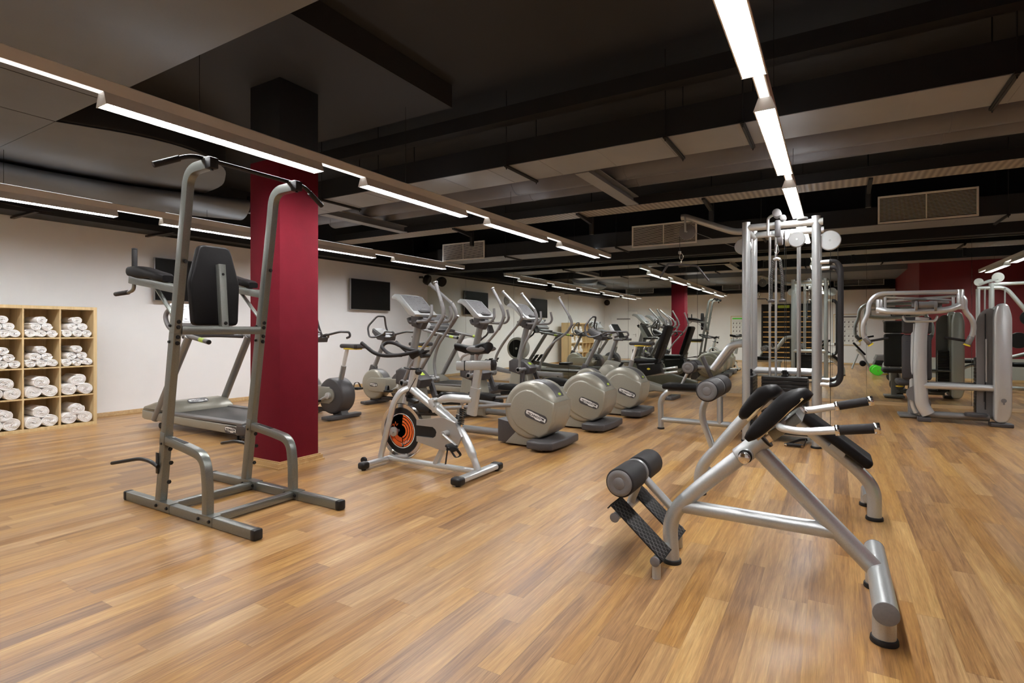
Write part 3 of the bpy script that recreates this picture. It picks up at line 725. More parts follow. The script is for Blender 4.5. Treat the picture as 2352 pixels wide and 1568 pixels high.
    g = G(); g.tube([(-1.60, -0.04, 1.30), (-1.76, 0.0, 1.31), (-1.78, 0, 1.36)], 0.03, f=0.03, n=12); g.box((-1.50, 0, 1.33), (0.14, 0.12, 0.02), bev=0.006); part('handle_bracket', g, 'dgrey', t)
    # swing arms (near, far) as posed on this machine
    for s, arm in ((-1, arms[0]), (1, arms[1])):
        y = s*0.30; dx = 0.05*s
        pts = [(x, y*(1.0 if z < 1.3 else 0.95), z) for x, z in arm]
        g = G(); g.tube(pts[:5], 0.019, f=0.14, n=14); a = part('swing_arm', g, SILVER, t)
        g = G(); g.tube([pts[3], pts[4], pts[5]], 0.0225, f=0.10, n=14); part('grip', g, 'mgrey', a)
        g = G(); g.tube([pts[5], pts[6]], 0.0195, n=14); e = Vector(pts[6]); d = (e-Vector(pts[5])).normalized(); g.cyl(e-d*0.012, e+d*0.008, 0.026, n=16, bev=0.003); part('upper_grip', g, SILVER, a)
        g = G(); g.cyl((-1.60, y-0.035, 0.60), (-1.60, y+0.035, 0.60), 0.040, n=18, bev=0.008); part('knuckle', g, SILVER, a)
        # lower link + pedal
        px = -1.30+(-0.16 if s < 0 else 0.12); pz = 0.30 if s < 0 else 0.40
        g = G(); g.tube([(-1.60, y*0.62, 0.585), (-1.56+dx, y*0.62, 0.36), (px-0.22, y*0.62, pz+0.03)], 1.0, f=0.08, prof=[(-0.02, -0.03), (0.02, -0.03), (0.02, 0.03), (-0.02, 0.03)])
        g.cyl((-1.60, y*0.62-0.03, 0.585), (-1.60, y*0.62+0.03, 0.585), 0.035, n=14, bev=0.006); part('lower_link', g, 'dgrey', t)
        g = G(); g.prism([(-0.22, -0.015), (0.20, -0.03), (0.22, 0.03), (0.05, 0.06), (-0.10, 0.065), (-0.22, 0.04)], (px, y*0.60-0.085, pz), (1, 0, 0), (0, 0, 1), (0, 0.17, 0), bev=0.012); part('pedal', g, 'blackp', t)
        g = G(); g.tube([(px+0.02, y*0.62, pz-0.01), (-0.10, s*0.19, 0.44 if s < 0 else 0.34)], 0.022, n=14); part('pedal_arm', g, SILVER, t)
        g = G(); g.box((px+0.05, y*0.6, pz-0.05), (0.5, 0.11, 0.05), bev=0.015, rot=roty(-4)); part('pedal_tray', g, 'blackp', t)
    return t
N1 = [(-1.60, 0.60), (-1.50, 0.80), (-1.34, 0.97), (-1.13, 1.21), (-1.01, 1.38), (-1.06, 1.53), (-1.14, 1.745)]
F1 = [(-1.60, 0.60), (-1.64, 0.80), (-1.58, 1.02), (-1.38, 1.25), (-1.25, 1.39), (-1.34, 1.54), (-1.68, 1.785)]
N2 = [(-1.60, 0.60), (-1.52, 0.82), (-1.36, 1.00), (-1.14, 1.22), (-1.05, 1.39), (-1.11, 1.54), (-1.24, 1.76)]
F2 = [(-1.56, 0.60), (-1.58, 0.80), (-1.44, 1.03), (-1.20, 1.28), (-1.10, 1.40), (-1.18, 1.53), (-1.43, 1.76)]
N3 = [(-1.60, 0.60), (-1.58, 0.82), (-1.50, 1.00), (-1.36, 1.23), (-1.28, 1.39), (-1.34, 1.53), (-1.56, 1.775)]
F3 = [(-1.56, 0.55), (-1.52, 0.74), (-1.36, 0.98), (-1.07, 1.17), (-0.96, 1.31), (-1.02, 1.44), (-1.20, 1.735)]
e1 = make_elliptical('champagne and grey elliptical trainer with big round drum, nearest the spinning bike', (-2.69, 5.06, 0), 'elliptical trainers in a row', (N1, F1))
e2 = make_elliptical('champagne and grey elliptical trainer in the middle of the row of three', (-2.63, 6.30, 0), 'elliptical trainers in a row', (N2, F2))
e3 = make_elliptical('champagne and grey elliptical trainer farthest from the camera, in front of the upright bike', (-2.585, 7.56, 0), 'elliptical trainers in a row', (N3, F3))
# ------------------------------------------------------------------ upright bikes (facing -x); origin under the front drum
def make_bike(lab, loc, grp):
    t = thing('exercise_bike', lab, 'exercise bike', loc, group=grp)
    g = G(); g.lathe([(0.001, -0.115), (0.205, -0.115), (0.225, -0.110), (0.240, -0.095), (0.247, -0.07), (0.247, 0.07), (0.240, 0.095), (0.225, 0.110), (0.205, 0.115), (0.001, 0.115)], (0, 0, 0.32), (0, 1, 0), 48)
    d = part('front_drum', g, 'cream', t, smooth=50)
    arcp = [(0.2505*math.cos(R(a)), 0.2505*math.sin(R(a))) for a in range(20, 96, 7)]+[(0.238*math.cos(R(a)), 0.238*math.sin(R(a))) for a in range(95, 19, -7)]
    g = G(); g.prism(arcp, (0, -0.07, 0.32), (1, 0, 0), (0, 0, 1), (0, 0.14, 0), bev=0.004); part('top_cover', g, 'mgrey', d)
    arc = [(0.115*math.cos(R(a)), 0.115*math.sin(R(a))) for a in range(90, 271, 12)]
    g = G(); g.prism(arc+[(0.63, -0.115), (0.66, 0.0), (0.63, 0.115)], (0, -0.130, 0.32), (1, 0, 0), (0, 0, 1), (0, 0.26, 0), bev=0.012, seg=3); b_ = part('side_beam', g, 'cream', t, smooth=50)
    badge(t, b_, (0.055, -0.1305, 0.32), (1, 0, 0), (0, -1, 0), 0.17, 0.062)
    # crank disc
    g = G(); g.lathe([(0.001, -0.120), (0.215, -0.120), (0.235, -0.112), (0.246, -0.09), (0.248, 0.09), (0.235, 0.112), (0.215, 0.120), (0.001, 0.120)], (0.63, 0, 0.31), (0, 1, 0), 44); part('rear_drum', g, 'dgrey', t, smooth=50)
    for s in (-1, 1):
        arc2 = [(0.095*math.cos(R(a)), 0.095*math.sin(R(a))) for a in range(-90, 91, 15)]
        g = G(); g.prism(arc2+[(-0.30, 0.095), (-0.30, -0.095)], (0.63, s*0.125-0.015, 0.32), (1, 0, 0), (0, 0, 1), (0, 0.03, 0), bev=0.006); part('crank_cover', g, 'creamd', t)
        ang = R(205 if s < 0 else 25); ex, ez = 0.63+0.17*math.cos(ang), 0.32+0.17*math.sin(ang)
        g = G(); g.tube([(0.63, s*0.155, 0.32), (ex, s*0.165, ez)], 0.018, n=12, radii=[0.026, 0.014]); g.cyl((0.63, s*0.13, 0.32), (0.63, s*0.178, 0.32), 0.044, n=22, bev=0.008); cr = part('crank_arm', g, 'silver2', t)
        g = G(); g.box((ex, s*0.235, ez), (0.11, 0.11, 0.030), bev=0.01); g.tube([(ex-0.04, s*0.19, ez+0.01), (ex-0.03, s*0.21, ez+0.085), (ex-0.01, s*0.26, ez+0.085), (ex, s*0.29, ez+0.01)], 1.0, f=0.03, prof=[(-0.02, -0.003), (0.02, -0.003), (0.02, 0.003), (-0.02, 0.003)]); pe = part('pedal', g, 'blackp', cr)
    # feet
    for x, nm, ln in ((-0.02, 'front_foot', 0.56), (0.74, 'rear_foot', 0.60)):
        g = G(); g.prism([(-0.07, -ln/2), (0.05, -ln/2-0.01), (0.085, -ln/2+0.06), (0.085, ln/2-0.06), (0.05, ln/2), (-0.07, ln/2)], (x, 0, 0.012), (1, 0, 0), (0, 1, 0), (0, 0, 0.045), bev=0.012); g.cyl((x, -ln/2+0.08, 0), (x, -ln/2+0.08, 0.02), 0.02, n=10); g.cyl((x, ln/2-0.08, 0), (x, ln/2-0.08, 0.02), 0.02, n=10)
        part(nm, g, 'dgrey', t)
    g = G(); g.prism([(-0.10, 0.05), (0.10, 0.05), (0.06, 0.16), (-0.06, 0.16)], (0, -0.06, 0), (1, 0, 0), (0, 0, 1), (0, 0.12, 0)); g.prism([(0.62, 0.05), (0.80, 0.05), (0.76, 0.14), (0.66, 0.14)], (0, -0.06, 0), (1, 0, 0), (0, 0, 1), (0, 0.12, 0)); part('neck_blocks', g, 'dgrey', t)
    g = G(); g.tube([(0.10, 0, 0.10), (0.62, 0, 0.10)], 0.03, n=12); part('base_beam', g, 'dgrey', t)
    # handle post + console
    g = G(); g.tube([(-0.085, 0, 0.55), (0.20, 0, 1.09)], 0.036, n=18); part('handle_post', g, 'greyp', t)
    g = G(); g.prism([(-0.16, 0.50), (-0.02, 0.55), (-0.03, 0.62), (-0.10, 0.64)], (0, -0.05, 0), (1, 0, 0), (0, 0, 1), (0, 0.10, 0), bev=0.01); part('post_collar', g, 'dgrey', t)
    g = G(); g.prism([(0.03, 1.24), (0.22, 1.14), (0.30, 1.10), (0.28, 1.04), (0.14, 1.06), (0.02, 1.18)], (0, -0.14, 0), (1, 0, 0), (0, 0, 1), (0, 0.28, 0), bev=0.015); co = part('console', g, 'dgrey', t)
    g = G(); g.box((0.125, 0, 1.196), (0.20, 0.23, 0.008), rot=roty(28)); part('display_panel', g, 'mgrey', co)
    for s in (-1, 1):
        g = G(); g.tube([(0.09, 0, 1.445), (0.09, s*0.085, 1.445), (0.0, s*0.21, 1.27), (0.06, s*0.235, 1.10), (0.20, s*0.22, 1.10), (0.30, s*0.13, 1.16), (0.22, s*0.05, 1.12)], 0.0155, f=0.06, n=12)
        g.tube([(0.24, s*0.10, 1.13), (0.42, s*0.24, 1.19), (0.60, s*0.25, 1.185), (0.62, s*0.25, 1.12), (0.55, s*0.25, 1.10)], 0.0165, f=0.04, n=12)
        part('handlebar', g, 'dgrey', t)
    # seat
    g = G(); g.tube([(0.70, 0, 0.50), (0.765, 0, 0.72)], 0.036, n=18); part('seat_post_sleeve', g, 'greyp', t)
    g = G(); g.tube([(0.755, 0, 0.70), (0.83, 0, 0.955)], 0.026, n=16); part('seat_post', g, 'white', t)
    g = G(); g.prism([(-0.14, -0.03), (-0.13, 0.025), (0.05, 0.03), (0.22, 0.115), (0.255, 0.09), (0.255, -0.09), (0.22, -0.115), (0.05, -0.03) if False else (0.05, -0.035)], (0.86, 0, 0.965), (1, 0, 0), (0, 1, 0), (0, 0, 0.06), bev=0.022, seg=4); sa = part('saddle', g, 'vinylg', t)
    g = G(); g.box((0.94, 0, 0.958), (0.26, 0.10, 0.018), bev=0.006); part('saddle_base', g, 'yellow', sa)
    return t
b1 = make_bike('upright exercise bike partly hidden behind the red column, black drum and crank in view', (-6.55, 5.22, 0), 'upright exercise bikes')
b2 = copy_tree(b1); b2.location = (-6.55, 6.62, 0); b2['label'] = 'upright exercise bike with champagne drum standing below the second television'
b3 = copy_tree(b1); b3.location = (-3.63, 8.72, 0); b3['label'] = 'upright exercise bike behind the farthest elliptical drum, with black saddle'
# ------------------------------------------------------------------ treadmills (running towards -x); origin at front left near corner
def make_treadmill(lab, loc, grp):
    t = thing('treadmill', lab, 'treadmill', loc, group=grp)
    Wd = 0.84
    g = G(); g.prism([(0.0, 0.10), (0.05, 0.085), (2.00, 0.075), (2.00, 0.17), (0.55, 0.185), (0.0, 0.20)], (0, 0, 0), (1, 0, 0), (0, 0, 1), (0, Wd, 0), bev=0.015, seg=3); fr = part('frame', g, 'cream', t)
    badge(t, fr, (1.90-0.0, -0.0005, 0.122), (1, 0, 0), (0, -1, 0), 0.22, 0.082)
    g = G(); g.prism([(1.995, 0.065), (2.15, 0.075), (2.17, 0.13), (2.15, 0.185), (1.995, 0.195)], (0, -0.004, 0), (1, 0, 0), (0, 0, 1), (0, Wd+0.008, 0), bev=0.02, seg=3); part('end_cap', g, 'dgrey', t)
    g = G()
    for y in (0.0, Wd-0.10): g.box((1.32, y+0.05, 0.195), (1.56, 0.10, 0.03), bev=0.010)
    part('side_rail', g, 'mgrey', t)
    g = G(); g.box((1.34, Wd/2, 0.188), (1.54, Wd-0.20, 0.022), bev=0.005); part('running_belt', g, 'belt', t)
    g = G(); g.prism([(-0.02, 0.19), (0.02, 0.245), (0.30, 0.315), (0.48, 0.315), (0.62, 0.235), (0.64, 0.20)], (0, 0.005, 0), (1, 0, 0), (0, 0, 1), (0, Wd-0.01, 0), bev=0.03, seg=4); ho = part('motor_hood', g, 'cream', t)
    g = G(); badge(t, ho, (0.515, Wd/2, 0.306), (0, 1, 0), (0.5, 0, 0.6), 0.26, 0.07)
    g = G()
    for y in (0.06, Wd-0.06): g.cyl((0.42, y-0.05, 0.035), (0.42, y+0.05, 0.035), 0.035, n=16)
    for y in (0.05, Wd-0.05): g.cyl((1.95, y, 0), (1.95, y, 0.10), 0.012, n=10); g.cyl((1.95, y, 0), (1.95, y, 0.012), 0.035, n=14)
    part('wheels_and_feet', g, 'rubber', t)
    for y in (0.01, Wd-0.01):
        g = G(); g.tube([(0.30, y, 0.10), (1.005, y+(0.03 if y < .4 else -0.03), 1.130)], 0.044, n=20); part('upright', g, 'greyp', t)
    for s, y in ((-1, 0.04), (1, Wd-0.04)):
        g = G(); g.tube([(0.60, y+s*-0.02, 1.50), (0.46, y-s*0.0, 1.40), (0.55, y, 1.24), (0.88, y, 1.16), (1.40, y, 1.075)], 0.027, f=0.12, n=14); h = part('handrail', g, 'mgrey', t)
        g = G(); g.cyl((1.40, y, 1.075), (1.425, y, 1.071), 0.0275, n=16, bev=0.006); part('end_plug', g, 'blackp', h)
        g = G(); g.cyl((1.24, y, 1.1006), (1.33, y, 1.0859), 0.0275, n=16); part('green_label', g, 'lime', h)
    g = G(); g.tube([(0.88, 0.04, 1.13), (0.80, Wd/2, 1.15), (0.88, Wd-0.04, 1.13)], 0.024, f=0.2, n=12); g.box((0.75, Wd/2, 1.22), (0.22, 0.60, 0.05), bev=0.015, rot=roty(12)); part('crossbar', g, 'dgrey', t)
    g = G(); g.prism([(0.42, 1.50), (0.50, 1.54), (0.74, 1.30), (0.72, 1.25), (0.62, 1.26), (0.44, 1.44)], (0, 0.08, 0), (1, 0, 0), (0, 0, 1), (0, Wd-0.16, 0), bev=0.012); co = part('console', g, 'silver2', t)
    g = G(); g.prism([(0.515, 1.530), (0.730, 1.315), (0.726, 1.311), (0.511, 1.526)], (0, 0.13, 0), (1, 0, 0), (0, 0, 1), (0, Wd-0.26, 0)); pa = part('display_panel', g, 'panel', co)
    g = G(); random.seed(2)
    for i in range(5):
        for j in range(12):
            if random.random() < .5: g.box((0.535+0.04*i+0.001, 0.17+0.045*j, 1.512-0.04*i+0.001), (0.012, 0.024, 0.002), rot=roty(45))
    part('markings', g, 'mgrey', pa)
    g = G(); g.tube([(2.02, 0.06, 0.035), (2.20, 0.06, 0.03), (2.20, 0.30, 0.03), (2.02, 0.30, 0.035)], 0.014, f=0.04, n=10); part('rear_foot_bar', g, 'dgrey', t)
    return t
t1 = make_treadmill('champagne treadmill with silver uprights behind the power tower, beside the white wall', (-7.56, 3.52, 0), 'treadmills facing the television wall')
t2 = copy_tree(t1); t2.location = (-7.38, 8.04, 0); t2['label'] = 'treadmill behind the ellipticals next to the mirror, green label on its handrail'
# ------------------------------------------------------------------ recumbent bike
def make_recumbent(lab, loc):
    t = thing('recumbent_bike', lab, 'exercise bike', loc)
    g = G(); g.prism([(-0.05, 0.05), (0.62, 0.05), (0.95, 0.12), (1.30, 0.10), (1.30, 0.16), (0.55, 0.36), (0.30, 0.60), (0.05, 0.66), (-0.12, 0.45)], (0, -0.11, 0), (1, 0, 0), (0, 0, 1), (0, 0.22, 0), bev=0.03, seg=3); part('body', g, 'creamd', t)
    g = G(); g.lathe([(0.001, -0.13), (0.20, -0.13), (0.22, -0.11), (0.22, 0.11), (0.20, 0.13), (0.001, 0.13)], (0.10, 0, 0.36), (0, 1, 0), 36); part('drum', g, 'cream', t, smooth=50)
    for s in (-1, 1):
        a = R(60 if s < 0 else 240); ex, ez = 0.30+0.16*math.cos(a), 0.45+0.16*math.sin(a)
        g = G(); g.tube([(0.30, s*0.15, 0.45), (ex, s*0.16, ez)], 0.016, n=10); g.cyl((0.30, s*0.11, 0.45), (0.30, s*0.175, 0.45), 0.045, n=18, bev=0.008); c_ = part('crank_arm', g, 'silver2', t)
        g = G(); g.box((ex, s*0.22, ez), (0.10, 0.10, 0.03), bev=0.01, rot=roty(-50)); part('pedal', g, 'blackp', c_)
    g = G(); g.tube([(0.05, 0, 0.60), (0.25, 0, 1.14)], 0.036, n=16); part('console_post', g, 'greyp', t)
    g = G(); g.prism([(0.13, 1.30), (0.17, 1.33), (0.33, 1.06), (0.30, 1.04), (0.22, 1.06)], (0, -0.20, 0), (1, 0, 0), (0, 0, 1), (0, 0.40, 0), bev=0.012); co = part('console', g, 'silver2', t)
    g = G(); g.prism([(0.176, 1.327), (0.325, 1.078), (0.321, 1.075), (0.172, 1.324)], (0, -0.165, 0), (1, 0, 0), (0, 0, 1), (0, 0.33, 0)); part('display_panel', g, 'screen', co)
    g = G(); g.tube([(0.25, -0.22, 1.04), (0.42, -0.24, 1.04)], 0.02, n=12); g.tube([(0.25, 0.22, 1.04), (0.42, 0.24, 1.04)], 0.02, n=12); g.tube([(0.25, -0.22, 1.04), (0.25, 0.22, 1.04)], 0.02, n=12); part('handlebar', g, 'dgrey', t)
    g = G(); g.tube([(0.60, 0, 0.44), (1.34, 0, 0.56)], 0.022, n=12); g.tube([(0.60, 0, 0.36), (1.34, 0, 0.48)], 0.022, n=12); part('seat_rail', g, 'silver2', t)
    g = G(); g.prism([(0.70, 0.36), (1.10, 0.46), (1.05, 0.62), (0.62, 0.62)], (0, -0.13, 0), (1, 0, 0), (0, 0, 1), (0, 0.26, 0), bev=0.015); sb = part('seat_carriage', g, 'blackp', t)
    g = G(); g.ell((0.86, -0.135, 0.52), (0.03, 0.008, 0.018)); part('yellow_lever', g, 'yellow', sb)
    g = G(); g.box((0.78, 0, 0.66), (0.44, 0.44, 0.08), bev=0.035, seg=4); part('seat', g, 'vinyl', t)
    g = G(); g.box((1.10, 0, 1.00), (0.08, 0.42, 0.62), bev=0.035, seg=4, rot=roty(18)); part('backrest', g, 'vinyl', t)
    g = G(); g.tube([(0.98, 0, 0.60), (1.14, 0, 0.95)], 0.02, n=10); g.tube([(1.00, -0.24, 0.62), (0.72, -0.27, 0.60)], 0.016, n=10); g.tube([(1.00, 0.24, 0.62), (0.72, 0.27, 0.60)], 0.016, n=10); part('seat_frame', g, 'dgrey', t)
    for x in (0.05, 1.22):
        g = G(); g.prism([(-0.09, -0.30), (0.09, -0.30), (0.12, -0.22), (0.12, 0.22), (0.09, 0.30), (-0.09, 0.30)], (x, 0, 0.0), (1, 0, 0), (0, 1, 0), (0, 0, 0.06), bev=0.012); part('foot', g, 'dgrey', t)
    return t
make_recumbent('recumbent exercise bike with tall black backrest standing right in front of the mirror', (-3.72, 9.75, 0))
# ------------------------------------------------------------------ rower behind the treadmill
def make_rower(loc):
    t = thing('rowing_machine', 'rowing machine with a round caged flywheel at the mirror, behind the treadmill', 'rowing machine', loc)
    g = G(); g.lathe([(0.001, 0.10), (0.21, 0.10), (0.23, 0.11), (0.275, 0.09), (0.285, 0.0), (0.275, -0.09), (0.24, -0.10), (0.001, -0.10)], (0, 0, 0.77), (0, 1, 0), 40); w = part('flywheel_housing', g, 'lampbody', t, smooth=50)
    g = G(); g.lathe([(0.001, 0.102), (0.205, 0.104), (0.215, 0.112), (0.22, 0.10)], (0, 0, 0.77), (0, 1, 0), 40); part('flywheel_cage', g, 'rubber', w)
    g = G(); g.lathe([(0.001, 0.115), (0.028, 0.115), (0.03, 0.10)], (0, 0, 0.77), (0, 1, 0)); part('hub', g, 'white', w)
    g = G(); g.box((0, 0, 0.03), (0.06, 0.60, 0.05), bev=0.01); g.tube([(0, 0, 0.03), (0.02, 0, 0.5)], 0.035, n=12); part('front_leg', g, 'greyp', t)
    g = G(); g.rtube([(0.0, 0, 0.50), (1.0, 0, 0.36), (2.2, 0, 0.34)], 0.05, 0.09, f=0.2); part('monorail', g, 'greyp', t)
    g = G(); g.box((2.1, 0, 0.02), (0.05, 0.45, 0.04), bev=0.01); g.box((2.1, 0, 0.17), (0.04, 0.05, 0.30)); part('rear_leg', g, 'dgrey', t)
    g = G(); g.box((1.3, 0, 0.43), (0.24, 0.30, 0.06), bev=0.02); part('seat', g, 'blackp', t)
    for s in (-1, 1):
        g = G(); g.box((0.50, s*0.12, 0.50), (0.34, 0.13, 0.02), bev=0.006, rot=roty(-50)); g.tube([(0.44, s*0.20, 0.50), (0.52, s*0.20, 0.62), (0.62, s*0.10, 0.55)], 0.008, f=0.04, n=8); part('footrest', g, 'blackp', t)
    g = G(); g.tube([(0.10, 0, 0.90), (0.42, 0, 1.12), (0.46, 0, 1.20)], 0.02, f=0.05, n=10); g.box((0.50, 0, 1.24), (0.05, 0.20, 0.18), bev=0.015, rot=roty(-20)); part('monitor_arm', g, 'dgrey', t)
    return t
make_rower((-6.75, 9.62, 0))
# ------------------------------------------------------------------ spinning bike
SY = 3.67
t = thing('spinning_bike', 'silver spinning bike with an orange and black flywheel decal, in front of the ellipticals', 'exercise bike', (-3.0, SY, 0), world=True)
g = G(); g.rtube([(-3.49, 3.37, 0.042), (-3.49, 3.97, 0.042)], 0.06, 0.045, c=0.018); part('front_bar', g, 'silver2', t)
g = G(); g.rtube([(-2.50, 3.40, 0.042), (-2.50, 3.94, 0.042)], 0.085, 0.042, c=0.015); part('rear_bar', g, 'silver2', t)
for (x, y, w, nm) in ((-3.49, 3.37, .075, 'front_bar_cap'), (-3.49, 3.97, .075, 'front_bar_cap'), (-2.50, 3.39, .098, 'rear_bar_cap'), (-2.50, 3.95, .098, 'rear_bar_cap')):
    g = G(); g.box((x, y, 0.040), (w, 0.085, 0.060), bev=0.020, seg=4); g.cyl((x, y, 0), (x, y, 0.02), 0.02, n=12); c_ = part(nm, g, 'blackp', t)
    if nm == 'rear_bar_cap': part('lettering', text_geo('TOMA', 0.028, frame4((x-0.0, y, 0.0705), (0, 1, 0) if False else (1, 0, 0), (0, 0, 1)), 0.0006), 'mgrey', c_)
for y in (3.44, 3.90):
    g = G(); g.cyl((-3.56, y-0.014, 0.062), (-3.56, y+0.014, 0.062), 0.030, n=20, bev=0.006); g.box((-3.54, y, 0.05), (0.05, 0.035, 0.02)); part('transport_wheel', g, 'rubber', t)
g = G(); g.rtube([(-3.47, SY, 0.050), (-2.52, SY, 0.050)], 0.055, 0.042, c=0.016); part('base_beam', g, 'silver2', t)
for y in (3.595, 3.745):
    g = G(); g.tube([(-3.515, y, 0.06), (-3.35, y, 0.57), (-3.30, y*0.6+SY*0.4, 0.665), (-3.22, SY, 0.70)], 1.0, f=0.10, prof=[(0.030*math.cos(2*math.pi*i/18), 0.021*math.sin(2*math.pi*i/18)) for i in range(18)], up=(0, 1, 0)); part('fork_leg', g, 'silver2', t)
g = G(); g.lathe([(0.001, -0.012), (0.150, -0.012), (0.152, -0.014), (0.206, -0.016), (0.210, -0.020), (0.240, -0.022), (0.245, -0.016), (0.245, 0.016), (0.240, 0.022), (0.001, 0.022)], (-3.315, SY, 0.312), (0, 1, 0), 72); fw = part('flywheel', g, 'chrome', t)
g = G(); g.lathe([(0.001, -0.0165), (0.203, -0.0185), (0.206, -0.014)], (-3.315, SY, 0.312), (0, 1, 0), 64); dec = part('flywheel_face', g, 'blackp', fw)
g = G(); g.lathe([(0.148, -0.0180), (0.152, -0.0192), (0.155, -0.0180)], (-3.315, SY, 0.312), (0, 1, 0), 64); part('white_ring', g, 'whitep', dec)
g = G()
for (r0, r1) in ((0.050, 0.066), (0.074, 0.094), (0.102, 0.122), (0.130, 0.143)):
    for a0, a1 in ((-78, 82), (-78-0, -78)) if r0 > 0.06 else ((-78, 82),):
        if a1 <= a0: continue
        pts = [(r1*math.cos(R(a)), r1*math.sin(R(a))) for a in range(a0, a1+1, 8)]+[(r0*math.cos(R(a)), r0*math.sin(R(a))) for a in range(a1, a0-1, -8)]
        g.prism(pts, (-3.315, SY-0.0176, 0.312), (1, 0, 0), (0, 0, 1), (0, -0.0014, 0))
for (r0, r1, a0, a1) in ((0.06, 0.10, 196, 276), (0.105, 0.143, 200, 276)):
    pts = [(r1*math.cos(R(a)), r1*math.sin(R(a))) for a in range(a0, a1+1, 8)]+[(r0*math.cos(R(a)), r0*math.sin(R(a))) for a in range(a1, a0-1, -8)]
    g.prism(pts, (-3.315, SY-0.0176, 0.312), (1, 0, 0), (0, 0, 1), (0, -0.0014, 0))
zig = [(-0.12, 0.03), (-0.095, 0.055), (-0.085, 0.03), (-0.07, 0.075), (-0.055, 0.04), (-0.04, 0.06)]
for a_, b_ in zip(zig, zig[1:]): g.tube([(-3.315+a_[0], SY-0.0185, 0.312+a_[1]), (-3.315+b_[0], SY-0.0185, 0.312+b_[1])], 0.003, n=6)
zig = [(0.015, -0.11), (0.03, -0.085), (0.04, -0.105), (0.055, -0.065), (0.07, -0.09), (0.08, -0.06)]
for a_, b_ in zip(zig, zig[1:]): g.tube([(-3.315+a_[0], SY-0.0195, 0.312+a_[1]), (-3.315+b_[0], SY-0.0195, 0.312+b_[1])], 0.003, n=6)
part('orange_decal', g, 'orange', dec)
g = text_geo('TOMA', 0.036, frame4((-3.268, SY-0.0195, 0.210), (1, 0, 0.55), (0, -1, 0)), 0.0006); part('lettering', g, 'whitep', dec)
g = G(); g.cyl((-3.345, 3.56, 0.312), (-3.345, 3.78, 0.312), 0.012, n=14); g.cyl((-3.345, 3.60, 0.312), (-3.345, 3.575, 0.312), 0.042, n=28, bev=0.004); g.cyl((-3.345, 3.74, 0.312), (-3.345, 3.765, 0.312), 0.042, n=28, bev=0.004); part('axle_cap', g, 'steel', t)
g = G(); g.tube([(-3.22, SY, 0.67), (-3.165, SY, 0.88)], 1.0, prof=[(0.030*math.cos(2*math.pi*i/16)*1.0, 0.045*math.sin(2*math.pi*i/16)) for i in range(16)], up=(1, 0, 0)); part('head_tube', g, 'silver2', t)
g = G(); g.rtube([(-3.175, SY, 0.84), (-3.130, SY, 1.01)], 0.045, 0.055, c=0.012, up=(1, 0, 0)); part('handle_post', g, 'silver', t)
g = G(); g.ell((-3.10, SY-0.04, 0.845), (0.030, 0.030, 0.027)); g.tube([(-3.18, SY-0.05, 0.865), (-3.245, SY-0.06, 0.878), (-3.25, SY-0.05, 0.885)], 0.006, f=0.01, n=8); g.box((-3.165, SY, 0.868), (0.075, 0.075, 0.018), bev=0.006); part('adjusting_knob', g, 'blackp', t)
g = G()
for s in (-1, 1):
    g.tube([(-3.11, SY+s*0.03, 1.025), (-3.26, SY+s*0.12, 0.985), (-3.42, SY+s*0.21, 0.985), (-3.60, SY+s*0.22, 1.095)], 0.0165, f=0.10, n=14)
part('handlebar', g, 'foam', t)
g = G(); g.tube([(-3.16, SY+0.10, 1.01), (-3.32, SY+0.05, 1.04), (-3.50, SY+0.09, 1.09), (-3.60, SY+0.10, 1.095), (-3.62, SY+0.04, 1.06), (-3.50, SY-0.02, 1.01), (-3.36, SY-0.09, 0.985), (-3.24, SY-0.10, 0.99)], 0.0165, f=0.07, n=14) ; part('centre_grip', g, 'foam', t)
g = G(); g.prism([(-3.24, 1.015), (-3.03, 1.035), (-3.03, 1.022), (-3.18, 0.95), (-3.20, 0.96)], (0, SY-0.03, 0), (1, 0, 0), (0, 0, 1), (0, 0.06, 0), bev=0.006); g.cyl((-3.06, SY-0.05, 0.985), (-3.06, SY+0.05, 0.985), 0.018, n=14); part('handlebar_stem', g, 'blackp', t)
g = G(); g.tube([(-3.21, SY, 0.69), (-2.96, SY, 0.545), (-2.74, SY, 0.435), (-2.63, SY, 0.31), (-2.56, SY, 0.19), (-2.50, SY, 0.06)], 0.036, f=0.12, n=20, radii=[0.036]*30+[0.028]*40); part('main_tube', g, 'silver2', t)
g = G(); g.box((-2.95, SY, 0.565), (0.055, 0.085, 0.12), bev=0.01, rot=roty(-28)); g.cyl((-2.93, SY-0.05, 0.61), (-2.93, SY+0.05, 0.61), 0.012, n=12); g.cyl((-2.93, SY-0.055, 0.56), (-2.93, SY+0.055, 0.56), 0.010, n=12); part('pivot_bracket', g, 'silver2', t)
g = G(); g.tube([(-2.91, SY, 0.608), (-2.80, SY, 0.635), (-2.55, SY, 0.635)], 0.036, n=18, f=0.05, radii=[0.020]+[0.034]*20); part('seat_stay', g, 'silver2', t)
g = G(); g.tube([(-2.90, SY, 0.57), (-2.68, SY, 0.41)], 0.012, n=10); part('lower_stay', g, 'silver2', t)
g = G()
n = 60; g.tube([(-2.655+0.026*math.cos(i*0.9)-0.0004*i, SY+0.026*math.sin(i*0.9), 0.56-0.0024*i) for i in range(n)], 0.0055, n=6); sp = part('spring', g, 'blackp', t)
g = G(); g.cyl((-2.65, SY, 0.60), (-2.675, SY, 0.38), 0.012, n=12); g.cyl((-2.65, SY-0.02, 0.60), (-2.65, SY+0.02, 0.60), 0.018, n=12); g.cyl((-2.675, SY-0.02, 0.38), (-2.675, SY+0.02, 0.38), 0.018, n=12); part('shock_absorber', g, 'chrome', t)
